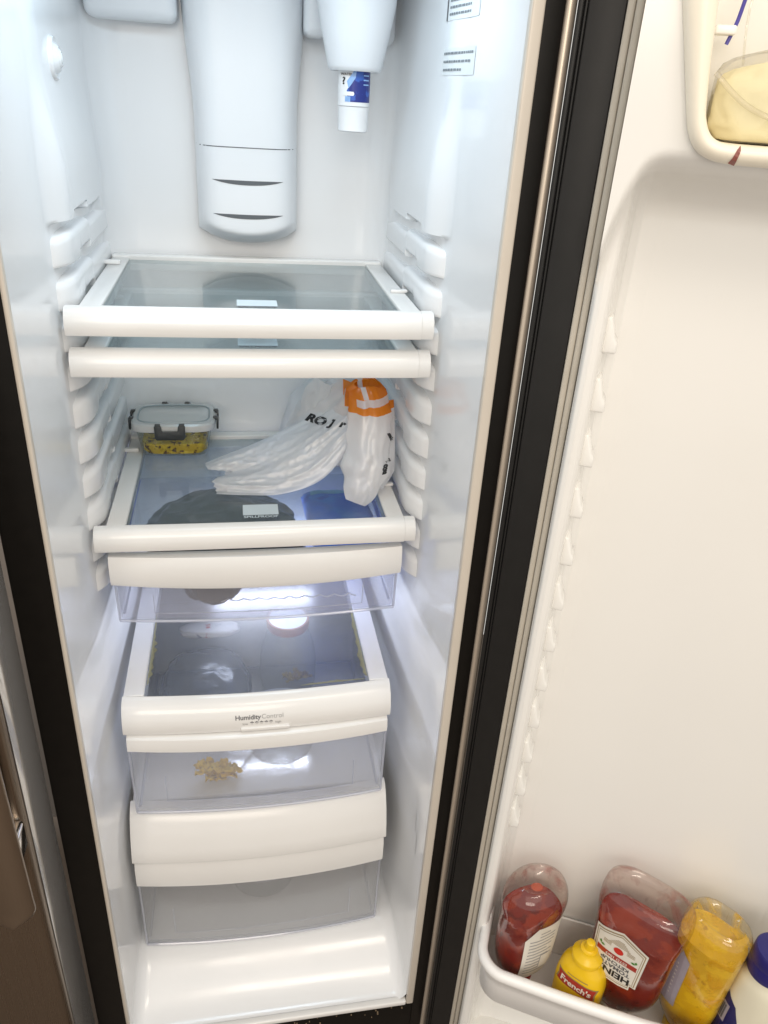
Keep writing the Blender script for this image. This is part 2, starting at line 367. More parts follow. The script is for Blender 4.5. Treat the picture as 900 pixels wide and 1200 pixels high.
# rear duct tower, bottom scooped
def tower():
    bm = bmesh.new(); rows = []
    zlist = [1.168+i*.004 for i in range(10)]+[1.21+i*.02 for i in range(18)]
    for z in zlist:
        hw = .071+.010*smooth01(z, 1.33, 1.48)
        row = []; nn = 26
        for i in range(nn+1):
            t = -1+2*i/nn
            x = hw*t
            dep = .062*(1-abs(t)**5)**.5 if abs(t) < 1 else 0
            zc = 1.168+.019*abs(t)**2.2
            zz = max(z, zc)
            dep *= (min(1, max(0, (zz-zc)/.02)))**.4 if z < 1.25 else 1
            row.append((x-.002, .487-dep-.004, zz))
        rows.append(row)
    grid(bm, rows); return finish('air_duct', bm, 'duct', fr, angle=60)
duct = tower(); dbv = world_bvh(duct)
def ductline(z0, hw, th, lens, m, nm):
    bm = bmesh.new(); top = []; bot = []; nn = 24
    for i in range(nn+1):
        t = -1+2*i/nn; x = hw*t-.002; k = th*(1-abs(t)**2.5) if lens else th
        for L, zz in ((top, z0+.002*t*0+k*.5-.003*(1-t*t)*lens), (bot, z0-k*.5-.003*(1-t*t)*lens)):
            h = dbv.ray_cast(Vector((x, .3, zz)), Vector((0, 1, 0)), .3); y = h[0].y if h[0] else .43
            L.append((x, y-.0006, zz))
    grid(bm, [top, bot]); return finish(nm, bm, m, duct, smooth=False)
ductline(1.299, .069, .0011, 0, 'slot', 'seam'); ductline(1.258, .049, .0058, 1, 'slot', 'vent_slot'); ductline(1.214, .049, .0058, 1, 'slot', 'vent_slot')
# box across the top rear, filter housing
bx('upper_housing', 'duct', fr, -.199, -.086, .440, .486, 1.437, 1.552, .012, 5)
bx('upper_housing', 'duct', fr, .074, .106, .430, .486, 1.434, 1.552, .010, 5)
bx('upper_housing', 'duct', fr, .150, .197, .440, .486, 1.430, 1.552, .012, 5)
bm = bmesh.new(); hp = [(.030, -.002), (.0325, 0), (.034, .004), (.041, .035), (.048, .07), (.05, .16)]
lathe(bm, hp+[(.0, .16)], (.1315, .36, 1.398), 48, sx=1, sy=1.0); lathe(bm, [(.030, -.002), (.027, .012), (.0, .012)], (.1315, .36, 1.398), 48)
bmesh.ops.remove_doubles(bm, verts=bm.verts, dist=1e-5); box(bm, .100, .163, .37, .47, 1.462, 1.55, .01)
finish('filter_housing', bm, 'duct', fr)
# light sensor button on the left wall
bm = bmesh.new()
def disc(c, rr, prof, nn=40):
    rows = [[(c[0]+dx, c[1]+q*rr*math.cos(2*math.pi*i/nn), c[2]+q*rr*math.sin(2*math.pi*i/nn)) for i in range(nn)] for q, dx in prof]; V = grid(bm, rows, close_u=True); bm.faces.new(V[-1])
lc = (-wallx(-1, .268, 1.386)+.0005, .268, 1.386)
disc(lc, .0215, [(1.0, -.004), (1.0, .002), (.93, .0035), (.86, .002), (.72, .0015), (.62, .0055), (.5, .0075), (.46, .006), (.42, .008), (.30, .0095), (.26, .008), (.22, .0100), (.08, .0105)])
finish('door_switch', bm, 'liner', fr, angle=50)
# stickers on the right wall
lbv = world_bvh(liner)
M['ink3'] = plain('sticker_ink', (.22,.24,.26), .5)
def sticker(c, ww, hh, lines, bar=False):
    s = decal('sticker', poly_tris(rect(ww, hh), .02), 'paper', fr, lbv, c, (0, -1, 0), (0, 0, 1), (1, 0, 0), .0006)
    for (y0, zz, ln, th) in lines:
        x = y0
        while x < y0+ln:
            w_ = random.uniform(.003, .009)
            decal('print_line', poly_tris([(x, zz-th/2), (min(x+w_, y0+ln), zz-th/2), (min(x+w_, y0+ln), zz+th/2), (x, zz+th/2)], .02), 'ink3', s, lbv, c, (0, -1, 0), (0, 0, 1), (1, 0, 0), .0011)
            x += w_+.0015
    if bar: decal('print_bar', poly_tris([(-ww/2+.002, -hh/2), (-ww/2+.006, -hh/2), (-ww/2+.006, hh/2), (-ww/2+.002, hh/2)], .03), 'ink', s, lbv, c, (0, -1, 0), (0, 0, 1), (1, 0, 0), .0011)
    return s
sticker((.1, .182, 1.4085), .098, .026, [(-.045, .0078, .088, .0022), (-.045, 0, .082, .0022), (-.045, -.0078, .055, .0022)])
sticker((.1, .182, 1.476), .098, .058, [(-.036, .020-.0062*i, (.08 if i < 5 else .06), .0022) for i in range(8)], True)
M['scuff'] = plain('scuff', (.34,.34,.35), .5)
for (y_, z_, h_, a_) in ((.052, .395, .05, .10), (.040, .362, .06, .06)):
    decal('scuff_mark', poly_tris([(-.0007, -h_/2), (.0006, -h_/2), (.0010, 0), (.0002, h_/2), (-.0004, 0)], .01), 'scuff', liner, lbv, (.15, y_, z_), (0, -1, 0), (0, 0, 1), (1, 0, 0), .0006, a_)
# drawer lamp lens in the rear wall
lp = bx('lamp_board', 'plastic', fr, -.090, .105, .478, .487, .652, .684, .003)
bx('lamp_lens', 'lamp', lp, -.080, .096, .4735, .4778, .660, .676, .002)
# the freezer door
bm = bmesh.new(); prism(bm, [(-.66, -.062), (-.2810, -.062), (-.2695, -.008), (-.66, -.008)], lambda a, b_, d_: (a, b_, d_), -.09, 1.72, .002, 2); fd = finish('freezer_door', bm, 'greygloss', fr)
bm = bmesh.new(); prof = [(-.662, -.058), (-.662, -.068), (-.655, -.076), (-.55, -.080), (-.38, -.080), (-.292, -.076), (-.2840, -.071), (-.2800, -.064), (-.2798, -.059)]
pp = spline([(x, y, 0) for x, y in prof], 4); rows = [[(p.x, p.y, zz) for p in pp] for zz in (-.09, .4, .9, 1.72)]; grid(bm, rows); finish('front_panel', bm, 'bronze', fd)
bm = bmesh.new(); rows = []
hz_ = [(.494+.026*(1-math.cos(math.pi/2*i/9)), .027*math.sin(math.pi/2*max(i, .25)/9), 0) for i in range(10)]+[(.53, .027, .001), (.60, .027, .003), (.75, .027, .007), (.95, .027, .009), (1.15, .027, .007), (1.3, .026, .003), (1.32, .02, 0)]
for zz, ww, dy in hz_:
    cx_ = -.2985; rows.append([(cx_+ww*math.cos(a)*(1 if abs(math.cos(a)) > .01 else 1), -.116-dy+.009*math.sin(a), zz) for a in [2*math.pi*i/28 for i in range(28)]])
V = grid(bm, rows, close_u=True); bm.faces.new(V[0]); bm.faces.new(V[-1]); hd = finish('door_handle', bm, 'handle', fd)
for zz in (.598, 1.24):
    bm = bmesh.new(); box(bm, -.306, -.279, -.113, -.074, zz-.020, zz+.020, .005); finish('handle_mount', bm, 'chrome', fd)

# ------------------------------------------------------------------ the open fresh food door
A64 = math.radians(64); DV = Vector((math.sin(A64), -math.cos(A64), 0)); NV = Vector((-math.cos(A64), -math.sin(A64), 0)); OV = Vector((.264, -.015, 0))
def DP(s, o, z): return OV+DV*s+NV*o+Vector((0, 0, z))
def dbox(bm, s0, s1, o0, o1, z0, z1, bv=0, seg=3): prism(bm, [(s0, z0), (s1, z0), (s1, z1), (s0, z1)], lambda a, b, dd: DP(a, dd, b), o0, o1, bv, seg)
SD = .535
bm = bmesh.new(); dbox(bm, .0, SD, -.058, -.044, -.09, 1.72, .003); door = finish('compartment_door', bm, 'bronze', fr); door['label'] = 'open compartment door with moulded white inner liner'
def dpart(name, m, *a, **k):
    bm = bmesh.new(); dbox(bm, *a, **k); return finish(name, bm, m, door)
dpart('door_edge', 'blackgask', .0005, .040, -.043, -.004, -.09, 1.72, bv=.002)
dpart('gasket_rib', 'blackgask', .0008, .0060, -.004, .0030, -.085, 1.715, bv=.0018)
dpart('gasket_rib', 'blackgask', .0066, .0090, -.004, .0010, -.085, 1.715, bv=.0009)
dpart('door_gasket', 'blackgask', .0096, .0405, -.004, .0014, -.085, 1.715, bv=.0012)
dpart('gasket_lip', 'gasket', .0408, .0475, -.04, .0045, -.06, 1.70, bv=.002)
dpart('gasket_lip', 'gasket', .0478, .0545, -.04, .0075, -.06, 1.70, bv=.0025)
# inner panel, raised dyke and upper compartment in one moulding: height over (s, z)
PROF = [(.0550, -.03), (.0552, .012), (.0562, .020), (.0590, .0245), (.0640, .026), (.0690, .0245), (.0722, .020), (.0740, .010), (.0765, -.010), (.080, -.024), (.088, -.0325), (.105, -.036), (.2, -.0375), (.3, -.0375), (.436, -.036), (.461, -.030), (.468, -.015), (.472, .010), (.476, .022), (.483, .026), (.492, .0245), (.496, .015), (.4962, -.03)]
def base_o(s):
    for (s0, o0), (s1, o1) in zip(PROF, PROF[1:]):
        if s0 <= s <= s1: return o0+(o1-o0)*(s-s0)/(s1-s0)
    return -.03
RO = spline([(.050, 1.70, 0), (.064, 1.55, 0), (.076, 1.47, 0), (.090, 1.415, 0), (.1005, 1.376, 0), (.1055, 1.360, 0), (.113, 1.3485, 0), (.124, 1.3420, 0), (.140, 1.3392, 0), (.165, 1.3386, 0), (.20, 1.3385, 0), (.26, 1.3385, 0), (.32, 1.3385, 0), (.355, 1.3386, 0), (.380, 1.3392, 0), (.396, 1.3420, 0), (.407, 1.3485, 0), (.4145, 1.360, 0), (.4195, 1.376, 0), (.43, 1.415, 0), (.444, 1.47, 0), (.452, 1.55, 0), (.456, 1.70, 0)], 6)
RI = spline([(.088, 1.70, 0), (.098, 1.55, 0), (.1045, 1.47, 0), (.1100, 1.415, 0), (.1145, 1.380, 0), (.1175, 1.368, 0), (.1225, 1.3595, 0), (.130, 1.3550, 0), (.142, 1.3537, 0), (.165, 1.3535, 0), (.20, 1.3535, 0), (.26, 1.3535, 0), (.32, 1.3535, 0), (.355, 1.3535, 0), (.378, 1.3537, 0), (.390, 1.3550, 0), (.3975, 1.3595, 0), (.4025, 1.368, 0), (.4055, 1.380, 0), (.410, 1.415, 0), (.4155, 1.47, 0), (.422, 1.55, 0), (.432, 1.70, 0)], 6)
RM = [a_.lerp(c_, .5) for a_, c_ in zip(RO, RI)]
def in_pocket(s, z):
    if z < 1.3455: return False
    n_ = len(RM); ins = False; j_ = n_-1
    for i_ in range(n_):
        if (RM[i_].y > z) != (RM[j_].y > z) and s < (RM[j_].x-RM[i_].x)*(z-RM[i_].y)/(RM[j_].y-RM[i_].y)+RM[i_].x: ins = not ins
        j_ = i_
    return ins
def panel_o(s, z):
    o = base_o(s); q = min(max(0, .118-s), .062)/.062; q2 = min(max(0, s-.430), .062)/.062
    f = z-(1.3315-.075*max(q, q2)**5)
    if f <= -.055: return o
    if f < 0: w_ = .80*((f+.055)/.055)**3.0
    else: w_ = .80+.20*(1-(1-min(1, f/.016))**2.2)
    return o+(max(o, .0565)-o)*w_ if s > .0551 and s < .4961 else o
ss = sorted(set([q[0] for q in PROF]+[.0556+.0022*i for i in range(60)]+[.19+.012*i for i in range(21)]+[.430+.0025*i for i in range(27)])); ss = [q for q in ss if q <= .4962]
zz_ = [-.05+.05*i for i in range(26)]+[1.205+.0035*i for i in range(66)]+[1.44+.02*i for i in range(13)]
bm = bmesh.new(); VV = [[bm.verts.new(DP(s, panel_o(s, z), z)) for s in ss] for z in zz_]
for i in range(len(zz_)-1):
    for j in range(len(ss)-1):
        if in_pocket((ss[j]+ss[j+1])/2, (zz_[i]+zz_[i+1])/2): continue
        bm.faces.new((VV[i][j], VV[i][j+1], VV[i+1][j+1], VV[i+1][j]))
panel = finish('inner_panel', bm, 'doorliner', door, angle=75)
dpart('gasket_lip', 'gasket', .4967, .516, -.04, .006, -.06, 1.70, bv=.0025)
dpart('lower_rail', 'doorliner', .0553, .4960, -.04, .0255, -.058, -.028, bv=.006)
# bin lugs on the dyke
lz = [1.163-.0608*i for i in range(12)]
for z in lz:
    bm = bmesh.new(); P = lambda s, o, zz: DP(s, o, zz)
    b = bmesh.new()
    tri = [(.073, z+.036), (.0785, z+.036), (.0835, z+.016), (.0872, z+.010), (.0872, z), (.073, z)]
    prism(b, tri, lambda a, bb, dd: DP(a, dd, bb), -.018, .010, .0028, 3); merge(bm, b)
    finish('bin_lug', bm, 'doorliner', panel)
# rim and inside of the upper pocket
M['rimcream'] = plain('cream_rim', (.86,.80,.67), .3, var=.03, vscale=15)
def pocket_rim():
    bm = bmesh.new(); rows = []
    for f, o in ((0, .050), (0, .0615), (.05, .0655), (.18, .0690), (.4, .0715), (.65, .0722), (.85, .0705), (.96, .0670), (1.0, .0620), (1.0, .040), (1.0, -.030)): rows.append([DP(*(lambda q: (q.x, o, q.y))(a.lerp(c, f))) for a, c in zip(RO, RI)])
    grid(bm, rows); return finish('pocket_rim', bm, 'rimcream', door, angle=60)
prim = pocket_rim()
dpart('pocket_back', 'doorliner', .06, .455, -.0365, -.0310, 1.343, 1.69, bv=.001)
dpart('pocket_floor', 'doorliner', .122, .40, -.036, .044, 1.343, 1.3530, bv=.001)
# drip running over the rim
M['drip'] = plain('dried_sauce', (.30,.10,.08), .45, var=.35, vscale=250)
bbv = world_bvh(prim)
dp = [(0, .009), (.0016, .006), (.0022, 0), (.0036, -.006), (.0042, -.011), (.0030, -.0145), (0, -.016), (-.0028, -.0145), (-.0038, -.011), (-.0030, -.006), (-.0016, 0), (-.0012, .006)]
dr_ = decal('sauce_drip', poly_tris(dp, .003), 'drip', prim, bbv, DP(.1430, .06, 1.3440), DV, (0, 0, 1), -NV, .0008, rot=-.28)

# ------------------------------------------------------------------ shelves
def shelf(z, label, group=None):
    t = thing('glass_shelf', label, 'shelf', (0, .31, z), group)
    zt = z+.030
    prof = [(.1520, z, 1, 1), (.1505, z+.003, 1, 1), (.1500, z+.012, 1, 1), (.1515, z+.020, 1, 1), (.1555, z+.0265, 1, 1), (.1615, z+.0300, 1, 1), (.1685, z+.0305, 1, 1), (.1685, z+.018, 0, 1), (.161, z, 1, 1)]
    bowbar('front_rail', 'plastic', t, -.0075, .2027, prof, .002, 20, .004)
    bowbar('end_cap', 'plastic', t, .2029, .0073, [(y+(.0012 if i < 7 else 0), q, 0, g) for i, (y, q, f, g) in enumerate(prof)], 0, 4, .0035)
    for s in (-1, 1): bx('side_frame', 'plastic', t, min(s*.1716, s*.1962), max(s*.1716, s*.1962), .1687, .455, z+.012, zt, .002)
    bx('rear_frame', 'plastic', t, -.1962, .1962, .4552, .474, z+.012, zt+.003, .002)
    g = bx('glass_pane', 'shelfglass', t, -.1714, .1714, .1690, .4548, zt-.007, zt-.003, .0005, 1)
    gb = world_bvh(g)
    decal('printed_panel', poly_tris(rect(.048, .030), .05), 'whiteink', g, gb, (.002, .206, zt), (1, 0, 0), (0, 1, 0), (0, 0, -1), .0004)
    decal('lettering', text_tris('SPILLPROOF', .0085, .0002), 'whiteink' if z < 1 else 'ink', g, gb, (.002, .186, zt), (1, 0, 0), (0, 1, 0), (0, 0, -1), .0004)
    bm = bmesh.new(); box(bm, .176, .1985, .262, .270, zt+.0002, zt+.0045, .0015); finish('catch', bm, 'plastic', t)
    bm = bmesh.new(); box(bm, -.199, -.178, .40, .408, zt+.0002, zt+.006, .0015); finish('catch', bm, 'plastic', t)
    return t
shelf(1.1155, 'empty white framed glass shelf, topmost of the three, below the vent slots')
shelf(1.0677, 'white framed glass shelf close under the topmost one, above the plastic bag')
shelf(.8333, 'white framed glass shelf carrying the lidded food box and the plastic bag')

# ------------------------------------------------------------------ drawers
def tub(parent, xc, hw, yf, yb, z0, z1, bow, taper=.004, lean=.0, m='tub'):
    """clear tub: bowed front, sides, rear and bottom as one 2.4 mm thick shell"""
    bm = bmesh.new(); nn = 24; rc = .012
    def outl(k):   # outline at height fraction k (0 bottom, 1 top)
        h = hw-taper*(1-k); y0 = yf+lean*(1-k); pts = []
        for i in range(nn+1):
            t = -1+2*i/nn; pts.append((xc+t*h, y0-bow*(1-t*t)))
        pts += [(xc+h, yb), (xc-h, yb)]
        return pts
    rows = [[(x, y, z0+(z1-z0)*k) for x, y in outl(k)] for k in (1, .75, .5, .25, .04)]
    o = outl(0); cx_, cy_ = xc, (yf+yb)/2
    rows.append([(x+(cx_-x)*.015, y+(cy_-y)*.02, z0) for x, y in o])
    V = grid(bm, rows, close_u=True); bm.faces.new(V[-1])
    bmesh.ops.recalc_face_normals(bm, faces=bm.faces); bmesh.ops.solidify(bm, geom=bm.faces[:], thickness=.0024)
    t = finish('tub', bm, m, parent, angle=30)
    # thick lower edge of the moulding and upright corner ribs
    bm = bmesh.new(); tube(bm, [(x, y-.0005, z0+.002) for x, y in o[:nn+1]], .0022, 6)
    finish('tub_edge', bm, 'tubedge', t)
    fr_ = [(q[0], q[1]+.0005) for q in outl(.16)[3:nn-2]]; e0 = outl(.55)[3]; e1 = outl(.55)[nn-3]; zl = z0+(z1-z0)*.16; zh = z0+(z1-z0)*.5
    bm = bmesh.new(); tube(bm, [(e0[0], e0[1], zh)]+[(x, y, zl) for x, y in fr_]+[(e1[0], e1[1], zh)], .0008, 6); finish('moulded_line', bm, 'tubedge', t)
    bm = bmesh.new(); tube(bm, [(o[0][0]+.004, yf+.01, z0+.004), (o[0][0]+.006, yb-.01, z0+.004), (o[nn][0]-.006, yb-.01, z0+.004), (o[nn][0]-.004, yf+.01, z0+.004)], .0020, 6); finish('tub_edge', bm, 'tubedge', t)
    for s in (0, nn):
        bm = bmesh.new(); a = outl(0)[s]; b = outl(1)[s]; tube(bm, [(a[0], a[1]-.0005, z0+.003), (b[0], b[1]-.0005, z1-.002)], .0018, 6); finish('tub_edge', bm, 'tubedge', t)
    return t
# deli drawer
dd = thing('deli_drawer', 'shallow clear drawer with white front hanging under the lower glass shelf', 'drawer', (0, .3, .712))
bowbar('drawer_front', 'plastic', dd, -.001, .1955, [(.158, .8225, 1, 0), (.155, .815, 1, 0), (.1535, .80, 1, .3), (.1545, .785, 1, 1), (.157, .7795, 1, 1), (.170, .7795, .5, 1), (.170, .8225, .5, 0)], .012, 28, .002, sag=.006)
M['tubglow'] = clear('lamp_tinted_tub', (.965,.97,.99), .05, .10, haze=.12, hazecol=(.88,.90,1.0))  # violet wash of the drawer lamp put into the tub's own colour
M['rimglow'] = clear('painted_rim_glow', (.55,.6,.98), .06, .1, haze=.5, hazecol=(.30,.38,.95))  # blue glow of the lamp-lit tub edges painted as plastic colour
td = tub(dd, -.001, .1935, .172, .44, .712, .80, .012, .002, lean=-.004, m='tubglow')
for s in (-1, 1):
    bm = bmesh.new(); tube(bm, [(s*.186-.001, .185, .797), (s*.186-.001, .30, .797), (s*.186-.001, .437, .797)], .0028, 8); finish('rim_glow_strip', bm, 'rimglow', td)  # strips added along the upper tub edges to carry the painted glow
# wave moulding on its front
for i in range(9):
    xx = -.045+i*.021; bm = bmesh.new()
    tube(bm, [(xx-.010, .1595, .7425), (xx-.005, .159, .7445), (xx, .1588, .7475), (xx+.005, .159, .7445), (xx+.010, .1595, .7425)], .0011, 6); finish('wave_moulding', bm, 'tubedge', td)
bt = text_tris('PULL OUT TO OPEN DRAWER', .0062, .0001)
bm = bmesh.new(); vs = [bm.verts.new((x+.028, .1545, y+.727)) for x, y in bt[0]]
for f in bt[1]:
    try: bm.faces.new([vs[i] for i in f])
    except ValueError: pass
finish('embossed_text', bm, 'tubedge', td, smooth=False)
# crisper with humidity control cover
cv = thing('crisper_cover', 'white glass topped crisper cover printed HumidityControl', 'drawer cover', (-.0056, .3, .56))
XC = -.0056
profD = [(.142, .6005, 1, 0), (.131, .5965, 1, 0), (.1215, .586, 1, 0), (.1160, .572, 1, 0), (.1150, .556, 1, 0), (.117, .5515, 1, 0), (.130, .5515, 1, 0), (.142, .560, .3, 0)]
cf = bowbar('cover_front', 'plastic', cv, XC, .1926, profD, .010, 28, .0016)
for s in (-1, 1): bx('side_frame', 'plastic', cv, min(XC+s*.1622, XC+s*.1915), max(XC+s*.1622, XC+s*.1915), .1422, .455, .575, .6005, .002)
bx('rear_frame', 'plastic', cv, XC-.1915, XC+.1915, .4552, .475, .575, .6005, .002)
bm = bmesh.new(); nn = 24; top = []
outline = [(XC-.162+.324*i/nn, .1405-.0095*(1-(2*i/nn-1)**2), 0) for i in range(nn+1)]+[(XC+.162, .455, 0), (XC-.162, .455, 0)]
prism(bm, [(p[0], p[1]) for p in outline], lambda a, b, d_: (a, b, d_), .5975, .6015, 0); gp = finish('glass_pane', bm, 'coverglass', cv, angle=30)
cb = world_bvh(cf)
# dried spill along the edges of the glass
M['spill'] = clear('dried_spill', (.85,.82,.62), .03, .4, haze=.42, hazecol=(.52,.48,.24)); gpb = world_bvh(gp)
def spill(x0, y0, x1, y1, w0, w1, seed):
    a_ = Vector((x0, y0, 0)); c_ = Vector((x1, y1, 0)); t_ = (c_-a_).normalized(); n_ = Vector((-t_.y, t_.x, 0)); up_ = []; dn_ = []; K_ = 22
    for i in range(K_+1):
        q = a_.lerp(c_, i/K_); ww = w0+(w1-w0)*abs(noise.noise(Vector((i*.45, seed, 0))))*1.8; ww *= math.sin(math.pi*min(1, max(.04, i/K_)))**.4
        up_.append((q.x, q.y)); dn_.append((q.x+n_.x*ww, q.y+n_.y*ww))
    decal('dried_spill', poly_tris(up_+dn_[::-1], .02), 'spill', gp, gpb, (0, 0, .62), (1, 0, 0), (0, 1, 0), (0, 0, -1), .0005)
spill(XC+.1605, .150, XC+.1605, .330, .004, .013, 1.0); spill(XC+.06, .1375, XC+.158, .1425, .003, .006, 4.0); spill(XC-.1605, .34, XC-.1605, .16, .002, .009, 7.0)
decal('lettering', text_tris('Humidity', .0098, .00018), 'ink', cf, cb, (-.0235, .110, .5745), (1, 0, .0), (0, .45, .9), (0, .9, -.45), .0005)
M['ink2'] = plain('pale_grey_ink', (.30,.30,.30), .5)
decal('lettering', text_tris('Control', .0098, -.00005), 'ink2', cf, cb, (.0115, .110, .5745), (1, 0, .0), (0, .45, .9), (0, .9, -.45), .0005)
for i in range(5): decal('print_dot', text_tris('*', .011, .0004), 'ink', cf, cb, (-.018+i*.0068, .110, .5635-.0015), (1, 0, 0), (0, .45, .9), (0, .9, -.45), .0005)
decal('lettering', text_tris('low', .0052, 0), 'ink2', cf, cb, (-.0275, .110, .5635), (1, 0, 0), (0, .45, .9), (0, .9, -.45), .0005)
decal('lettering', text_tris('high', .0052, 0), 'ink2', cf, cb, (.0195, .110, .5635), (1, 0, 0), (0, .45, .9), (0, .9, -.45), .0005)
bm = bmesh.new(); box(bm, -.034, .036, .1025, .107, .5535, .5595, .0015); finish('humidity_slider', bm, 'plastic', cv)
c1 = thing('crisper_bin', 'clear crisper drawer with white handle under the HumidityControl cover', 'drawer', (-.006, .28, .384))
bowbar('drawer_front', 'plastic', c1, -.0057, .1885, [(.118, .5495, 1, 0), (.112, .546, 1, 0), (.1095, .536, 1, 0), (.110, .526, 1, .6), (.113, .5235, 1, .6), (.122, .5240, 1, .3), (.124, .5495, 1, 0)], .014, 28, .0015, sag=.0025)
t1 = tub(c1, -.0055, .1895, .124, .455, .3845, .540, .012, .001)
cv2 = thing('crisper_cover', 'plain white curved cover between the two crisper drawers', 'drawer cover', (-.007, .3, .30))
XE = -.0066
profE = [(.150, .3835, 1, 0), (.138, .3805, 1, 0), (.1255, .369, 1, 0), (.1145, .348, 1, 0), (.1060, .323, 1, 0), (.1010, .302, 1, 0), (.1020, .2985, 1, 0), (.112, .2975, 1, 0), (.128, .33, 1, 0), (.150, .372, .6, 0)]
bowbar('cover_front', 'plastic', cv2, XE, .2005, profE, .014, 28, .0016)
bx('cover_shelf', 'plastic', cv2, XE-.198, XE+.198, .1502, .46, .372, .3800, .002)
c2 = thing('crisper_bin', 'clear crisper drawer with white handle standing on the compartment bottom', 'drawer', (-.007, .28, .07))
bowbar('drawer_front', 'plastic', c2, -.0068, .1990, [(.117, .2945, 1, 0), (.1105, .2915, 1, 0), (.1065, .276, 1, 0), (.1055, .246, 1, .6), (.107, .2375, 1, .6), (.114, .2360, 1, .4), (.119, .2945, 1, 0)], .014, 28, .0016, sag=.003)
t2 = tub(c2, -.0072, .1975, .1165, .43, .0715, .262, .012, .001)
# ------------------------------------------------------------------ water filter cartridge
wf = thing('water_filter', 'white water filter cartridge with blue label hanging from its housing', 'water filter', (.1315, .36, 1.328))
wc = (.1315, .36, 0)
bm = bmesh.new(); lathe(bm, [(.0, 1.358), (.0198, 1.358), (.0200, 1.360), (.0200, 1.43), (0, 1.43)], wc, 48); wb = finish('cartridge', bm, 'filter', wf)
bm = bmesh.new(); lathe(bm, [(0, 1.3285), (.0175, 1.3285), (.0188, 1.3295), (.0196, 1.3560), (.0200, 1.3572), (0, 1.3573)], wc, 48); finish('cap', bm, 'filter', wf)
wbv = world_bvh(wb); F_ = dict(u=(1, 0, 0), v=(0, 0, 1), ray=(0, 1, 0))
def fdec(nm, poly, m, x, z, off=.0004, cell=.003): return decal(nm, poly_tris(poly, cell), m, wb, wbv, (.1315+x, .33, z), off=off, **F_)
fdec('label_print', [(-.0095, -.0185), (.0190, -.0185), (.0190, .026), (.004, .026), (-.002, .010), (-.011, -.006)], 'blue', 0, 1.381)
fdec('label_print', [(-.010, -.006), (-.002, .006), (.0, .022), (-.004, .014), (-.012, .002)], 'paleblue', .001, 1.383, .0007)
fdec('label_print', [(-.006, -.0022), (.006, -.0022), (.007, 0), (.006, .0022), (-.006, .0022)], 'filter', -.009, 1.3715, .0009)
fdec('label_print', [(-.003, -.003), (.003, -.003), (.003, .003), (-.003, .003)], 'paleblue', -.0095, 1.3655, .0007)
for i in range(4): fdec('label_print', rect(.007, .0014), 'paleblue', .0125, 1.397-.005*i, .0008)
decal('lettering', text_tris('?', .011, .0003), 'blackink', wb, wbv, (.1315-.0145, .33, 1.385), off=.0006, **F_)
decal('lettering', text_tris('WATER', .0036, .0001), 'ink', wb, wbv, (.1315-.0115, .33, 1.3925), off=.0006, **F_)

# ------------------------------------------------------------------ lidded food box on the lower shelf
ZS = .8333+.030-.003
fb = thing('food_container', 'small lidded glass food box with yellow leftovers and dark clips', 'food container', (-.122, .418, ZS))
X0 = Vector((1, 0, 0)); Y0 = Vector((0, 1, 0)); FO = Vector((-.1225, .420, ZS))
M['boxglass'] = clear('box_glass', (.90,.94,.95), .05, .02, haze=.05, hazecol=(.8,.85,.86), film=(.62,.48,.10), filmamt=.30, fscale=90, fth=.58)
M['lidplast'] = clear('lid_plastic', (.88,.90,.90), .06, .12, haze=.80, hazecol=(.93,.93,.92))
M['lidframe'] = plain('lid_frame', (.33,.38,.40), .3, var=.08)
M['clip'] = plain('dark_clip', (.035,.04,.042), .3, var=.2)
M['food'] = speckle('yellow_leftovers', (.60,.40,.02), [((.72,.52,.04), .5, 90), ((.10,.04,.012), .56, 110), ((.05,.02,.01), .62, 70)], .5, bump=.5)
bm = bmesh.new(); secs = [(.0004, .044, .030, 5), (.003, .049, .034, 5), (.012, .0515, .0365, 5), (.046, .0575, .0415, 5)]
loft(bm, secs, (FO, X0, Y0), 64, True, False); inn = [(z+.004 if z < .04 else z, a-.003, b-.003, e) for z, a, b, e in secs]; loft(bm, inn, (FO, X0, Y0), 64, True, False)
finish('glass_bowl', bm, 'boxglass', fb)
bm = bmesh.new(); nn = 30; rows = []
for i in range(nn):
    r_ = []
    for j in range(nn):
        u, v = -1+2*i/(nn-1), -1+2*j/(nn-1)
        x, y = .0485*u*(1-.22*abs(v)**4), .0335*v*(1-.22*abs(u)**4)
        h = .023+.007*noise.noise(Vector((x*70, y*70, 3)))+.004*noise.noise(Vector((x*180, y*180, 7)))
        e = max(abs(u), abs(v)); h = h if e < .97 else .006
        r_.append(FO+Vector((x, y, h)))
    rows.append(r_)
grid(bm, rows); loft(bm, [(.0046, .044, .031, 5), (.010, .0475, .033, 5), (.022, .0492, .0348, 5), (.024, .046, .031, 5)], (FO, X0, Y0), 60); finish('leftovers', bm, 'food', fb)
bm = bmesh.new(); loft(bm, [(.0462, .0600, .0445, 5), (.0462, .0622, .0465, 5), (.0500, .0630, .0475, 5), (.0560, .0625, .0470, 5), (.0585, .0600, .0445, 5), (.0585, .0535, .038, 4), (.0555, .0525, .037, 4)], (FO, X0, Y0), 72, False, False)
lid = finish('lid', bm, M['lidplast'], fb)
bm = bmesh.new(); loft(bm, [(.0553, .0530, .0375, 4), (.0575, .0530, .0375, 4), (.0585, .0510, .0355, 4)], (FO, X0, Y0), 72, True, True); finish('lid_window', bm, M['lidplast'], lid)
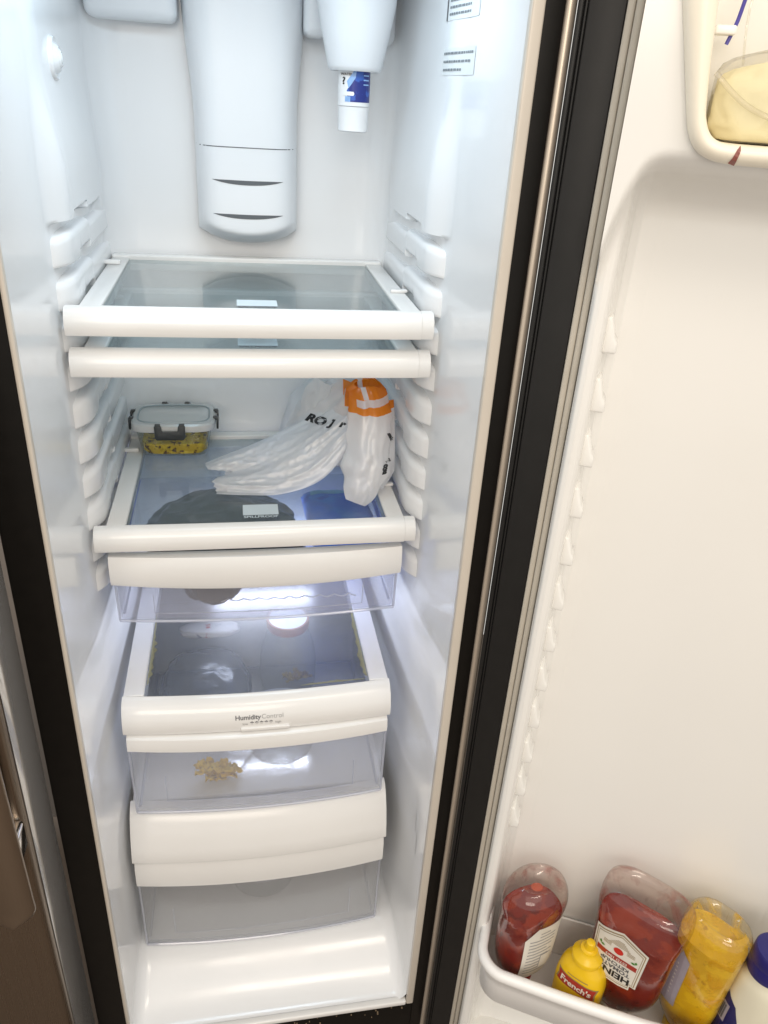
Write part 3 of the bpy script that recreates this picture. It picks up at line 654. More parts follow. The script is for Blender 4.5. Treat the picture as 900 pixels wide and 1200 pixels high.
for rr in (1.0,):
    bm = bmesh.new(); pts = [FO+Vector((x, y, .0586)) for x, y in sellipse(.0535, .038, 4, 72)]; tube(bm, pts+[pts[0]], .0013, 6, False); finish('lid_seal', bm, 'lidframe', lid)
    bm = bmesh.new(); pts = [FO+Vector((x, y, .0475)) for x, y in sellipse(.0605, .0450, 5, 72)]; tube(bm, pts+[pts[0]], .0014, 6, False); finish('lid_seal', bm, 'lidframe', lid)
def clip(c, ux, w_, drop):
    ux = Vector(ux); oy = Vector((ux.y, -ux.x, 0)); bm = bmesh.new()
    def P(a, z, d_): return Vector(c)+ux*a+oy*d_+Vector((0, 0, z))
    prism(bm, [(-w_, .0015), (-w_*.55, .0015), (-w_*.5, -.007), (w_*.5, -.007), (w_*.55, .0015), (w_, .0015), (w_, -drop+.004), (w_*.88, -drop), (-w_*.88, -drop), (-w_, -drop+.004)], P, .0008, .0040, .0008, 2)
    for s in (-1, 1): 
        b2 = bmesh.new(); box(b2, -.1, .1, -.1, .1, -.1, .1); b2.free()
        prism(bm, [(s*w_*.78-.004, -.002), (s*w_*.78+.004, -.002), (s*w_*.78+.004, .0035), (s*w_*.78-.004, .0035)], P, -.004, .003, .001, 2)
    finish('clip', bm, 'clip', fb)
clip(FO+Vector((-.004, -.0478, .0565)), (1, 0, 0), .0225, .021); clip(FO+Vector((0, .0478, .0565)), (-1, 0, 0), .0225, .021)
clip(FO+Vector((.0632, 0, .0565)), (0, 1, 0), .019, .017); clip(FO+Vector((-.0632, 0, .0565)), (0, -1, 0), .019, .017)

# ------------------------------------------------------------------ crumpled carrier bag
def bag_material():
    m, nt, out = mat('carrier_bag_film')
    df = N(nt, 'ShaderNodeBsdfDiffuse'); tl = N(nt, 'ShaderNodeBsdfTranslucent'); gl = N(nt, 'ShaderNodeBsdfGlossy'); gl.inputs['Roughness'].default_value = .30; tr = N(nt, 'ShaderNodeBsdfTransparent')
    geo = N(nt, 'ShaderNodeNewGeometry'); sp = N(nt, 'ShaderNodeSeparateXYZ'); nt.links.new(geo.outputs['Position'], sp.inputs[0])
    # printed orange band near the top of the right hand fold, broken by two white strokes
    def mth(op, a, b=None, c=None):
        n_ = N(nt, 'ShaderNodeMath', operation=op)
        for i, q in enumerate((a, b, c)):
            if q is None: continue
            if isinstance(q, (int, float)): n_.inputs[i].default_value = q
            else: nt.links.new(q, n_.inputs[i])
        return n_.outputs[0]
    nz = N(nt, 'ShaderNodeTexNoise'); nz.inputs['Scale'].default_value = 14; nt.links.new(geo.outputs['Position'], nz.inputs['Vector'])
    wob = mth('MULTIPLY_ADD', nz.outputs['Fac'], .014, -.007)
    zz = mth('ADD', sp.outputs['Z'], wob)
    band = mth('MULTIPLY', mth('GREATER_THAN', zz, .9805), mth('GREATER_THAN', mth('ADD', sp.outputs['X'], mth('MULTIPLY', wob, .4)), .1265))
    st1 = mth('LESS_THAN', mth('ABSOLUTE', mth('SUBTRACT', mth('MULTIPLY_ADD', sp.outputs['X'], -.10, zz), .9785)), .0042)
    st1 = mth('MULTIPLY', st1, mth('GREATER_THAN', sp.outputs['X'], .138))
    st2 = mth('LESS_THAN', mth('ABSOLUTE', mth('SUBTRACT', mth('MULTIPLY_ADD', zz, .25, sp.outputs['X']), .4005)), .0035)
    st2 = mth('MULTIPLY', st2, mth('GREATER_THAN', zz, .998))
    strokes = mth('MAXIMUM', st1, st2)
    fac = mth('MULTIPLY', band, mth('SUBTRACT', 1.0, strokes))
    cm = N(nt, 'ShaderNodeMix', data_type='RGBA'); cm.inputs['A'].default_value = (.96,.96,.965,1); cm.inputs['B'].default_value = (.90,.27,.006,1); nt.links.new(fac, cm.inputs['Factor'])
    nt.links.new(cm.outputs['Result'], df.inputs[0]); nt.links.new(cm.outputs['Result'], tl.inputs[0])
    v2 = coords(nt, stretch=(110, 110, 60)); n2 = N(nt, 'ShaderNodeTexNoise'); n2.inputs['Scale'].default_value = 1; n2.inputs['Detail'].default_value = 3; n2.inputs['Distortion'].default_value = .6; nt.links.new(v2, n2.inputs['Vector'])
    b = N(nt, 'ShaderNodeBump'); b.inputs['Strength'].default_value = .15; b.inputs['Distance'].default_value = .003; nt.links.new(n2.outputs['Fac'], b.inputs['Height'])
    for q in (df, gl): nt.links.new(b.outputs[0], q.inputs['Normal'])
    m1 = N(nt, 'ShaderNodeMixShader'); m1.inputs[0].default_value = .5; nt.links.new(df.outputs[0], m1.inputs[1]); nt.links.new(tl.outputs[0], m1.inputs[2])
    m2 = N(nt, 'ShaderNodeMixShader'); nt.links.new(mth('MULTIPLY', mth('SUBTRACT', 1.0, fac), .26), m2.inputs[0]); nt.links.new(m1.outputs[0], m2.inputs[1]); nt.links.new(tr.outputs[0], m2.inputs[2])
    m3 = N(nt, 'ShaderNodeMixShader'); m3.inputs[0].default_value = .07; nt.links.new(m2.outputs[0], m3.inputs[1]); nt.links.new(gl.outputs[0], m3.inputs[2])
    nt.links.new(m3.outputs[0], out.inputs[0]); return m
M['bag'] = bag_material()
bagt = thing('plastic_bag', 'crumpled white carrier bag with orange print lying on the lower shelf', 'plastic bag', (.08, .29, ZS))
def ridged(p, s): return 1-abs(noise.noise(p*s))*2
def limb(bm, pts, seed=[0]):
    """flattened sleeve of film with sharp side edges and long creases; pts: (x,y,z, half width, half thickness, width dir)"""
    seed[0] += 7.3; sd = seed[0]; NS = 14; mcol = 22
    P = spline([p[:3] for p in pts], NS); R1 = spline([(p[3], p[4], 0) for p in pts], NS); WD = spline([p[5] for p in pts], NS)
    L = [0.0]
    for i in range(1, len(P)): L.append(L[-1]+(P[i]-P[i-1]).length)
    rows = []
    for i, q in enumerate(P):
        a = P[max(0, i-1)]; b = P[min(len(P)-1, i+1)]; t = (b-a).normalized(); wd = WD[i]; wd = (wd-t*wd.dot(t)).normalized(); th = t.cross(wd)
        hw = R1[i].x*(1+.16*noise.noise(Vector((L[i]*45, sd, 0)))); tk = R1[i].y; row = []
        for side in (1, -1):
            for j in range(mcol):
                u = -1+2*j/mcol; u = u if side > 0 else -u
                w_ = u*hw; base = tk*(1-abs(u)**2.2)*side
                drift = .010*noise.noise(Vector((L[i]*30, sd+3, side)))
                c1 = 1-2*abs(noise.noise(Vector(((w_+drift)*95, L[i]*11, sd+side))))
                c2 = 1-2*abs(noise.noise(Vector(((w_-drift)*190+L[i]*60, L[i]*38, sd+9+side))))
                c3 = noise.noise(Vector((w_*60, L[i]*55, sd+17)))
                env = (1-abs(u)**4)
                row.append(q+wd*(w_+.0012*c3)+th*(base+env*side*(.0034*(c1-.5)+.0011*(c2-.5)+.0030*c3)))
        rows.append(row)
    grid(bm, rows, close_u=True)
UPV, XV, YV = (0, .25, 1), (1, 0, 0), (0, 1, .2)
bm = bmesh.new()
# right hand fold: rises to the orange print, hangs down in front
limb(bm, [(.150, .345, .880, .022, .020, XV), (.152, .325, .935, .036, .026, XV), (.153, .305, .975, .036, .024, XV), (.155, .292, 1.003, .030, .019, XV), (.156, .284, 1.013, .020, .010, XV)])
limb(bm, [(.157, .285, 1.004, .027, .016, XV), (.157, .262, .976, .031, .021, XV), (.155, .247, .940, .030, .024, XV), (.149, .231, .905, .033, .024, XV), (.141, .216, .882, .026, .015, XV), (.134, .207, .8665, .014, .005, XV)])
limb(bm, [(.178, .290, .985, .014, .018, YV), (.186, .272, .945, .012, .020, YV), (.182, .255, .910, .012, .018, YV), (.165, .232, .880, .012, .012, YV)])
# rear pouch behind
limb(bm, [(.050, .400, .880, .020, .022, UPV), (.080, .395, .915, .042, .022, UPV), (.105, .385, .940, .052, .024, UPV), (.130, .365, .935, .045, .026, UPV)])
limb(bm, [(.060, .372, .890, .026, .010, UPV), (.095, .350, .935, .046, .014, UPV), (.125, .325, .965, .042, .014, UPV), (.150, .305, .985, .024, .010, UPV)])
limb(bm, [(.090, .375, .915, .03, .02, XV), (.098, .352, .975, .026, .016, XV), (.106, .335, 1.005, .018, .010, XV)])
# film gathered at the knot and fanning out towards the left in two tips
def fan(bm, top, low, nu=90, nv=64, bulge=.016, off=0.0, seed=0.0, amp=.0080, freq=3.8, notch=.16):
    T = spline(top, 20); Lw = spline(low, 20); rows = []
    for i in range(nu+1):
        row = []
        for j in range(nv+1):
            v = j/nv; um = 1-notch*math.exp(-((v-.42)/.13)**2)-.05*abs(noise.noise(Vector((v*9, seed, 2)))); u = i/nu*um
            k = u*(len(T)-1); i0 = min(int(k), len(T)-2); f = k-i0
            a_ = T[i0].lerp(T[i0+1], f); c_ = Lw[i0].lerp(Lw[i0+1], f); q = a_.lerp(c_, v)
            nrm = Vector((-.10, -.80, .60)); sp_ = smooth01(u, 0, .35)
            dr_ = .35*noise.noise(Vector((u*2.2, seed, 4)))+.12*noise.noise(Vector((u*7, v*3, seed)))
            r1 = 1-2*abs(noise.noise(Vector((v*freq+dr_, u*1.3, seed)))); r2 = 1-2*abs(noise.noise(Vector((v*freq*2.4-dr_, u*3.2, seed+8)))); r3 = noise.noise(Vector((v*4, u*6, seed+3)))
            h = bulge*math.sin(math.pi*v)**.7*(1-.75*u**2)+sp_*(amp*(r1-.5)+amp*.30*(r2-.5)+.0065*r3+.0020*(1-2*abs(noise.noise(q*85))))*min(1, 8*v*(1-v)+.15)+off*math.sin(math.pi*v)
            # the film between the tips lies lower than the tips themselves
            h -= .012*math.exp(-((v-.45)/.12)**2)*smooth01(u, .35, .75)
            row.append(q+nrm*h)
        rows.append(row)
    grid(bm, rows)
TP = [(.150, .330, .985), (.110, .338, .962), (.060, .342, .932), (.005, .340, .905), (-.045, .336, .886), (-.076, .332, .874)]
LP = [(.160, .285, .962), (.128, .262, .922), (.088, .245, .884), (.035, .238, .868), (-.015, .240, .866), (-.058, .246, .866)]
fan(bm, TP, LP, seed=1.0)
fan(bm, [Vector(q)+Vector((.006, .012, -.004)) for q in TP], [Vector(q)+Vector((.004, .014, 0)) for q in LP], bulge=.004, seed=5.0, amp=.004, notch=.10)
limb(bm, [(.05, .262, .872, .010, .007, YV), (.06, .30, .876, .03, .012, YV), (.09, .33, .885, .035, .016, YV), (.14, .33, .89, .03, .02, YV)])
for v in bm.verts: v.co = Vector((min(v.co.x, .1955), v.co.y, max(v.co.z, ZS+.0006+.0006*random.random())))
bag = finish('bag_film', bm, 'bag', bagt, angle=70)
gbv = world_bvh(bag)
dirc = (Vector((.1, .27, .93))-CAM).normalized(); ru = Vector((1, -.15, 0)).normalized(); rv = Vector((0, .35, .93)).normalized()
def bdec(s, size, c, rot, sx=1, bold=.0007): decal('bag_print', text_tris(s, size, bold, .35, sx=sx), 'blackink', bag, gbv, c, ru, rv, dirc, .0007, rot)
bdec('RO', .017, (.086, .318, .9480), -.30, 1.2, .0010); bdec('J', .014, (.108, .308, .9455), -.15, 1.3, .0009); bdec('r', .013, (.123, .30, .947), -.2, 1.2, .0009)
bdec('mk', .008, (.1865, .262, .944), -1.0); bdec('8', .012, (.176, .24, .905), .1, 1.2); bdec('B', .008, (.176, .24, .8985), .15, 1.3); bdec('L', .010, (.1835, .245, .913), 2.2)

# ------------------------------------------------------------------ things in the deli drawer
M['darkbag'] = plain('dark_bag_film', (.085,.083,.086), .28, var=.3, vscale=40, bump=.5, bscale=60)
M['bluebox'] = speckle('blue_wrapper', (.02,.20,.98), [((.04,.30,1.0), .55, 14), ((.015,.11,.75), .64, 18)], .28)
M['cyan'] = plain('pale_cyan_band', (.22,.62,.85), .3, var=.1)
db = thing('dark_bag', 'bulging dark grey plastic bag lying in the shallow drawer', 'plastic bag', (-.06, .3, .716))
bm = bmesh.new(); bmesh.ops.create_icosphere(bm, subdivisions=6, radius=1)
for v in bm.verts:
    p = v.co.copy(); k = 1+.10*noise.noise(p*1.6+Vector((4, 1, 2)))+.10*ridged(Vector((p.x*.6, p.y, p.z))+Vector((1, 2, 3)), 2.2)+.035*ridged(p, 5)
    q = Vector((p.x*.108, p.y*.120, p.z*.040))*k
    v.co = Vector((-.046, .310, .762+.006*(-p.x)))+q
    v.co.z = max(v.co.z, .7165); v.co.y = max(v.co.y, .181)
b2 = bmesh.new(); bmesh.ops.create_icosphere(b2, subdivisions=5, radius=1)
for v in b2.verts:
    p = v.co.copy(); k = 1+.10*noise.noise(p*1.8)+.08*ridged(p, 3); v.co = Vector((-.066, .212, .742))+Vector((p.x*.040, p.y*.034, p.z*.030))*k; v.co.z = max(v.co.z, .7165+abs(v.co.x+.066)*.35); v.co.y = max(v.co.y, .181)
merge(bm, b2)
finish('bag_film', bm, 'darkbag', db, angle=180)
pb = thing('blue_packet', 'bright blue packet lying beside the dark bag in the shallow drawer', 'packet', (.13, .31, .716))
bm = bmesh.new(); nn = 30
for sgn in (1, -1):
    rows = []
    for i in range(nn+1):
        row = []
        for j in range(nn+1):
            u, v = -1+2*i/nn, -1+2*j/nn; e = (1-u**6)*(1-v**6)
            h = .022*e**.5*sgn*(1+.1*noise.noise(Vector((u*3, v*3, sgn))))
            row.append((.130+u*.054, .335+v*.100, .772+h-.012*v))
        rows.append(row)
    grid(bm, rows)
bmesh.ops.remove_doubles(bm, verts=bm.verts, dist=1e-4); pk = finish('wrapper', bm, 'bluebox', pb, angle=60)
pbv = world_bvh(pk); decal('printed_band', poly_tris(rect(.098, .026), .006), 'cyan', pk, pbv, (.138, .405, .81), (1, 0, 0), (0, 1, 0), (0, 0, -1), .0006)

# ------------------------------------------------------------------ things in the crispers
M['clearpet'] = clear('clear_pet', (.95,.96,.96), .09, .03, haze=.16, hazecol=(.8,.85,.88), bump=.2, bscale=50)
M['rim'] = plain('orange_brown_rim', (.28,.085,.02), .35, var=.15)
M['leaf'] = speckle('wilted_leaf', (.60,.38,.008), [((.40,.24,.01), .52, 120), ((.10,.06,.01), .62, 160)], .6)
M['jarglass'] = clear('jar_glass', (.94,.95,.95), .09, .03, haze=.22, hazecol=(.84,.86,.87))
jar = thing('clear_jar', 'clear round jar with brown rim standing in the upper crisper', 'jar', (.052, .385, .388))
bm = bmesh.new(); jc = (.052, .398, .3875)
lathe(bm, [(0, .0), (.042, .0), (.049, .004), (.0515, .02), (.0515, .055), (.048, .085), (.040, .112), (.0355, .124), (.0352, .132)], jc, 56); finish('jar_body', bm, 'jarglass', jar)
bm = bmesh.new(); lathe(bm, [(.0352, .1315), (.0372, .1315), (.0385, .134), (.0385, .146), (.0372, .1485), (.034, .1485)], jc, 56); finish('jar_rim', bm, 'rim', jar)
bm = bmesh.new(); lathe(bm, [(.0339, .1482), (.03, .1475), (0, .147)], jc, 56); finish('jar_lid', bm, 'paper', jar)
def leafy(label, c, n, ln, seed):
    t = thing('wilted_greens', label, 'greens', c); rnd = random.Random(seed)
    for k in range(n):
        a = rnd.uniform(0, 6.28); bm = bmesh.new(); rows = []; L = ln*rnd.uniform(.7, 1.2); wd = L*rnd.uniform(.16, .3); cu = rnd.uniform(.3, 1.2); el = rnd.uniform(.0, .5)
        bx0 = Vector(c)+Vector((rnd.uniform(-1, 1)*ln*.35, rnd.uniform(-1, 1)*ln*.2, rnd.uniform(.001, ln*.2)))
        dx = Vector((math.cos(a), math.sin(a)*.5, 0)); sd = Vector((-math.sin(a), math.cos(a), 0))
        for i in range(9):
            t_ = i/8; w_ = wd*math.sin(math.pi*min(1, .08+t_*.92))**.8*(.75+.25*math.sin(t_*22+k))
            p = bx0+dx*L*t_+Vector((0, 0, L*(el*t_+.25*math.sin(t_*3.1)*cu*.5)))
            rows.append([p-sd*w_+Vector((0, 0, .004*math.sin(t_*13+k))), p+Vector((0, 0, -.003)), p+sd*w_+Vector((0, 0, .004*math.cos(t_*17+k)))])
        grid(bm, rows); bmesh.ops.recalc_face_normals(bm, faces=bm.faces); bmesh.ops.solidify(bm, geom=bm.faces[:], thickness=.0008); finish('leaf', bm, 'leaf', t, angle=180)
    return t
leafy('yellow wilted leaves lying behind the clear front of the upper crisper', (-.066, .180, .3895), 18, .040, 3)
leafy('yellow scraps inside the brown rimmed jar of the upper crisper', (.064, .400, .3935), 14, .026, 5)
def bowl(label, c, prof, sy=1.0):
    t = thing('clear_bowl', label, 'bowl', c); bm = bmesh.new(); lathe(bm, prof, c, 60, sy=sy); finish('bowl_body', bm, 'clearpet', t)
    bm = bmesh.new(); r_, z_ = prof[-1]; pts = [(c[0]+r_*math.cos(a), c[1]+r_*sy*math.sin(a), c[2]+z_) for a in [2*math.pi*i/60 for i in range(61)]]; tube(bm, pts, .0026, 6, False); finish('bowl_rim', bm, 'tubedge', t); return t
bowl('empty clear round bowl lying in the lower crisper', (-.004, .235, .0765), [(0, 0), (.055, 0), (.06, .003), (.074, .045), (.084, .080), (.087, .084)])
bowl('clear round bowl beside the wilted leaves in the upper crisper', (.03, .232, .388), [(0, 0), (.045, 0), (.050, .003), (.064, .04), (.074, .066), (.077, .069)], .85)
# foil tray of produce seen through the cover
M['packet'] = speckle('white_red_packet', (.66,.64,.63), [((.42,.05,.04), .60, 40), ((.30,.30,.33), .64, 60)], .35)
def crumple(nm, m, parent, c, r, seed, zmin, e_=.8, amp=.08):
    bm = bmesh.new(); bmesh.ops.create_icosphere(bm, subdivisions=5, radius=1)
    for v in bm.verts:
        p = v.co.copy(); k = 1+amp*noise.noise(p*2.2+Vector((seed,)*3))+amp*.5*ridged(p+Vector((seed,)*3), 4)
        v.co = Vector(c)+Vector([math.copysign(abs(p[i])**e_, p[i])*r[i] for i in range(3)])*k; v.co.z = max(v.co.z, zmin)
    return finish(nm, bm, m, parent, angle=180)
M['prodfilm'] = clear('produce_bag_film', (.90,.91,.92), .06, .28, haze=.14, hazecol=(.55,.57,.60), bump=.12, bscale=60)
pg_ = thing('produce_bag', 'crumpled clear produce bag filling the side of the upper crisper', 'produce bag', (-.10, .37, .388))
crumple('bag_film', 'prodfilm', pg_, (-.095, .345, .432), (.075, .080, .050), 3, .3885)
pt = thing('produce_packet', 'white and red packet lying on the produce bag in the upper crisper', 'packet', (-.09, .43, .49))
crumple('wrapper', 'packet', pt, (-.088, .428, .497), (.052, .020, .010), 8, .485)
# ------------------------------------------------------------------ door bin with bottles
bn = thing('door_bin', 'white open bin full of sauce bottles low on the compartment door', 'door bin', DP(.25, .02, .19))
ZR, ZB = .296, .200
def binout(off, k):     # plan outline (s,o); off outward, k 0 bottom .. 1 top
    s0, s1, of = .0775-off, .468+off, .082+off+.0-.012*(1-k)
    R = .032+off; pts = [(s0, -.030)]+[(s0, -.03+(of-R+.03)*i/6) for i in range(1, 6)]
    for i in range(13): a = math.pi-math.pi/2*i/12; pts.append((s0+R+R*math.cos(a), of-R+R*math.sin(a)))
    for i in range(1, 16): pts.append((s0+R+(s1-s0-2*R)*i/16, of+.006*math.sin(math.pi*i/16)))
    for i in range(13): a = math.pi/2-math.pi/2*i/12; pts.append((s1-R+R*math.cos(a), of-R+R*math.sin(a)))
    pts += [(s1, of-R-(of-R+.03)*i/6) for i in range(1, 7)]
    return pts
bm = bmesh.new(); rows = []
H = [(0, 0, ZR-.100), (.004, .2, ZR-.092), (.0045, .5, ZR-.05), (.0075, .9, ZR-.022), (.0125, 1, ZR-.016), (.0145, 1, ZR-.010), (.0142, 1, ZR-.005), (.0120, 1, ZR-.0012), (.0085, 1, ZR+.0005), (.0035, 1, ZR), (.0004, 1, ZR-.003), (-.0005, .9, ZR-.02), (-.0015, .4, ZR-.06), (-.003, .2, ZB+.004), (-.008, .15, ZB)]
for off, k, z in H: rows.append([DP(s, o, z) for s, o in binout(off, k)])
V = grid(bm, rows); n = len(V[-1])
for q in (V[-1], V[0]):
    for k in range(n//2-1):
        try: bm.faces.new((q[k], q[k+1], q[n-2-k], q[n-1-k]))
        except ValueError: pass
finish('bin_wall', bm, 'bin', bn, angle=50)
bm = bmesh.new(); dbox(bm, .072, .474, -.034, -.0305, ZR-.1, ZR-.01, .001); finish('bin_back', bm, 'bin', bn)
bm = bmesh.new(); prism(bm, [(.0665, ZR-.05), (.0762, ZR-.05), (.0762, ZR+.008), (.0735, ZR+.011), (.0690, ZR+.011), (.0665, ZR+.006)], lambda a, b, dd: DP(a, dd, b), -.026, .012, .002, 3); finish('bin_hook', bm, 'bin', bn)

M['ketchup'] = speckle('ketchup', (.17,.007,.004), [((.25,.022,.006), .5, 30), ((.11,.004,.003), .6, 50)], .22)
M['ketchupshell'] = clear('ketchup_bottle', (.97,.93,.90), .065, .04, haze=.010, hazecol=(.75,.62,.55), film=(.36,.03,.012), filmamt=.75, fscale=26, fth=.52, fsoft=.26, bump=.15, bscale=60)
M['mustshell'] = clear('mustard_bottle', (.98,.97,.90), .065, .04, haze=.010, hazecol=(.8,.74,.5), film=(.80,.50,.01), filmamt=.95, fscale=30, fth=.52, fsoft=.2, bump=.12, bscale=60)
M['mustard'] = speckle('mustard', (.68,.40,.006), [((.76,.48,.012), .5, 40), ((.50,.27,.004), .62, 60)], .3)
M['yellowpl'] = plain('yellow_plastic', (.78,.50,.008), .32, var=.03)
M['lbl'] = plain('label_paper', (.72,.69,.62), .45, var=.06, vscale=60)
M['gold'] = plain('label_gold', (.30,.21,.09), .4)
M['redlbl'] = plain('label_red', (.36,.03,.018), .4)
M['tomato'] = plain('tomato_red', (.55,.02,.012), .4)
M['green'] = plain('leaf_green', (.05,.20,.02), .4)
M['mayo'] = plain('mayonnaise', (.74,.70,.55), .35, var=.03)
M['cap'] = plain('blue_cap', (.015,.012,.14), .35, var=.1, bump=.1, bscale=300)
M['navy'] = plain('navy_label', (.012,.012,.10), .4)
M['greylbl'] = plain('grey_label', (.34,.31,.36), .4, var=.1, vscale=80)
def bframe(s, o, phi):
    f = math.radians(phi); return DP(s, o, 0), DV*math.cos(f)+NV*math.sin(f), NV*math.cos(f)-DV*math.sin(f)
def inner(secs, t, top):
    out = []
    for q in secs:
        if q[0] > top: break
        out.append((q[0]+(t if q is secs[0] else 0), q[1]-t, q[2]-t, q[3]))
    # interpolate at top
    for a, b in zip(secs, secs[1:]):
        if a[0] <= top < b[0]:
            k = (top-a[0])/(b[0]-a[0]); out.append((top, a[1]+(b[1]-a[1])*k-t, a[2]+(b[2]-a[2])*k-t, a[3])); break
    return out
def dens(secs, step=.006):
    """smooth the profile"""
    P = [Vector((q[1], q[2], q[0])) for q in secs]; out = []
    S = spline(P, 5); E_ = spline([(q[3], 0, 0) for q in secs], 5)
    return [(p.z, p.x, p.y, max(2, e.x)) for p, e in zip(S, E_)]
def slab(bm, secs, frame, ztop, tilt):
    """fill with a sloping top surface"""
    o, ax, ay = frame; rows = []
    for q in secs: rows.append([o+ax*x+ay*y+Vector((0, 0, q[0])) for x, y in sellipse(q[1], q[2], q[3], 56)])
    V = grid(bm, rows, close_u=True); bm.faces.new(V[0])
    z, a, b, e = secs[-1]
    for t in (.8, .5, .2): pass
    W = [[o+ax*x*t+ay*y*t+Vector((0, 0, z+.002*math.sin(x*90)*t)) for x, y in sellipse(a, b, e, 56)] for t in (.97, .6, .2)]
    V2 = grid(bm, W, close_u=True); bm.faces.new(V2[-1])
    for j in range(56): bm.faces.new((V[-1][j], V[-1][(j+1) % 56], V2[0][(j+1) % 56], V2[0][j]))

# big inverted ketchup bottle with the keystone label
hz = thing('ketchup_bottle', 'large upturned HEINZ ketchup bottle with keystone label', 'bottle', DP(.271, .030, ZB))
hf = bframe(.271, .030, 20); B0 = ZB+.002
hs = [(B0, .020, .020, 2), (B0+.028, .021, .021, 2), (B0+.034, .026, .022, 2.2), (B0+.055, .042, .027, 2.6), (B0+.085, .051, .032, 3.0), (B0+.13, .054, .034, 3.2), (B0+.18, .056, .035, 3.2), (B0+.205, .058, .036, 3.2), (B0+.222, .0605, .0375, 3.0), (B0+.240, .061, .038, 3.0), (B0+.253, .058, .0355, 3.0), (B0+.260, .050, .029, 2.8), (B0+.262, .045, .025, 2.6)]
H_ = dens(hs); bm = bmesh.new(); loft(bm, H_, hf, 72, True, False)
top = [(B0+.262, .045, .025, 2.6), (B0+.257, .041, .021, 2.5), (B0+.254, .030, .014, 2.3), (B0+.2535, .010, .005, 2)]; loft(bm, top, hf, 72, False, True)
hb = finish('bottle_body', bm, 'ketchupshell', hz); bm = bmesh.new(); slab(bm, inner(H_, .0014, B0+.196), hf, 0, 0); finish('ketchup', bm, 'ketchup', hz)
bm = bmesh.new(); loft(bm, [(ZB, .021, .021, 2), (ZB+.026, .0225, .0225, 2), (ZB+.030, .0215, .0215, 2)], hf, 40); finish('cap', bm, 'paper', hz)
hbv = world_bvh(hb); HC = hf[0]+Vector((0, 0, B0+.152))+hf[2]*.06-hf[1]*.012
def hdec(nm, vf, m, x, y, off, rot=math.pi): return decal(nm, vf, m, hb, hbv, HC+hf[1]*x+Vector((0, 0, y)), hf[1], (0, 0, 1), -hf[2], off, rot)
def key(sc_):  # keystone outline in reading orientation
    o_ = [(-.036, .040), (-.028, .046), (.028, .046), (.036, .040), (.030, .032), (.026, -.050), (0, -.058), (-.026, -.050), (-.030, .032)]
    o_ = [(-.026, .046), (-.012, .0495), (.012, .0495), (.026, .046), (.026, .037), (.034, .037), (.034, .030), (.037, -.040), (.0, -.058), (-.037, -.040), (-.034, .030), (-.034, .037), (-.026, .037)]
    cx_, cy_ = 0, -.003; return [((x-cx_)*sc_+cx_, (y-cy_)*(sc_ if sc_ > .97 else sc_)+cy_) for x, y in o_]
k1 = hdec('label', poly_tris(key(1.0), .006), 'lbl', 0, 0, .0005)
hdec('label_border', poly_tris(key(.93), .006), 'gold', 0, 0, .0008); hdec('label_field', poly_tris(key(.895), .006), 'lbl', 0, 0, .0011)
hdec('label_border', poly_tris(key(.85), .006), 'gold', 0, 0, .0013); hdec('label_field', poly_tris(key(.83), .006), 'lbl', 0, 0, .0016)
def rd(x, y): return -x, -y        # reading coordinates on an upturned label
def hx(nm, vf, m, x, y, off): a, b = rd(x, y); return hdec(nm, vf, m, a, b, off)
hx('lettering', text_tris('HEINZ', .0170, .0006, sx=1.0), 'blackink', 0, .029, .0020)
hx('lettering', text_tris('TOMATO', .0100, .0003, sx=1.05), 'ink', 0, .0165, .0020)
hx('lettering', text_tris('KETCHUP', .0086, .0003, sx=1.05), 'ink', 0, .0075, .0020)
hx('label_band', poly_tris(rect(.056, .0092), .006), 'redlbl', 0, -.0035, .0019)
hx('lettering', text_tris('ESTD 1869', .0066, .0001), 'lbl', 0, -.0035, .0024)
hx('tomato', poly_tris([(.0068*math.cos(a), .0062*math.sin(a)) for a in [2*math.pi*i/20 for i in range(20)]], .004), 'tomato', 0, -.0195, .0021)
for s_ in (-1, 1):
    hx('leaf_print', poly_tris([(-.0035, 0), (0, .002), (.0035, 0), (0, -.0022)], .004), 'green', s_*.0215, -.0135, .0021)
    hx('leaf_print', poly_tris([(-.002, 0), (0, .003), (.002, 0), (0, -.003)], .004), 'green', s_*.0250, -.0165, .0021)
for i in range(5): hx('print_line', poly_tris(rect(.030-.005*i, .0009), .006), 'gold', 0, -.0295-.0026*i, .0021)
for s_ in (-1, 1):
    for i in range(3): hx('print_line', poly_tris(rect(.011, .0009), .006), 'gold', s_*.0165, -.0220-.0026*i, .0021)

# smaller upturned ketchup bottle with the white back label
kb = thing('ketchup_bottle', 'upturned ketchup bottle showing its white back label, in the corner of the bin', 'bottle', DP(.128, .026, ZB))
kf = bframe(.128, .026, -42); 
ks = [(B0, .019, .019, 2), (B0+.024, .020, .020, 2), (B0+.030, .025, .022, 2.2), (B0+.05, .038, .029, 2.5), (B0+.08, .043, .033, 2.6), (B0+.12, .044, .034, 2.6), (B0+.158, .045, .035, 2.4), (B0+.182, .0485, .038, 2.2), (B0+.198, .0480, .038, 2.1), (B0+.212, .043, .034, 2), (B0+.220, .034, .027, 2), (B0+.223, .028, .023, 2)]
K_ = dens(ks); bm = bmesh.new(); loft(bm, K_, kf, 64, True, False); loft(bm, [(B0+.223, .028, .023, 2), (B0+.221, .026, .021, 2), (B0+.215, .018, .015, 2), (B0+.211, .006, .005, 2)], kf, 64, False, True)
kbo = finish('bottle_body', bm, 'ketchupshell', kb); bm = bmesh.new(); slab(bm, inner(K_, .0014, B0+.162), kf, 0, 0); finish('ketchup', bm, 'ketchup', kb)
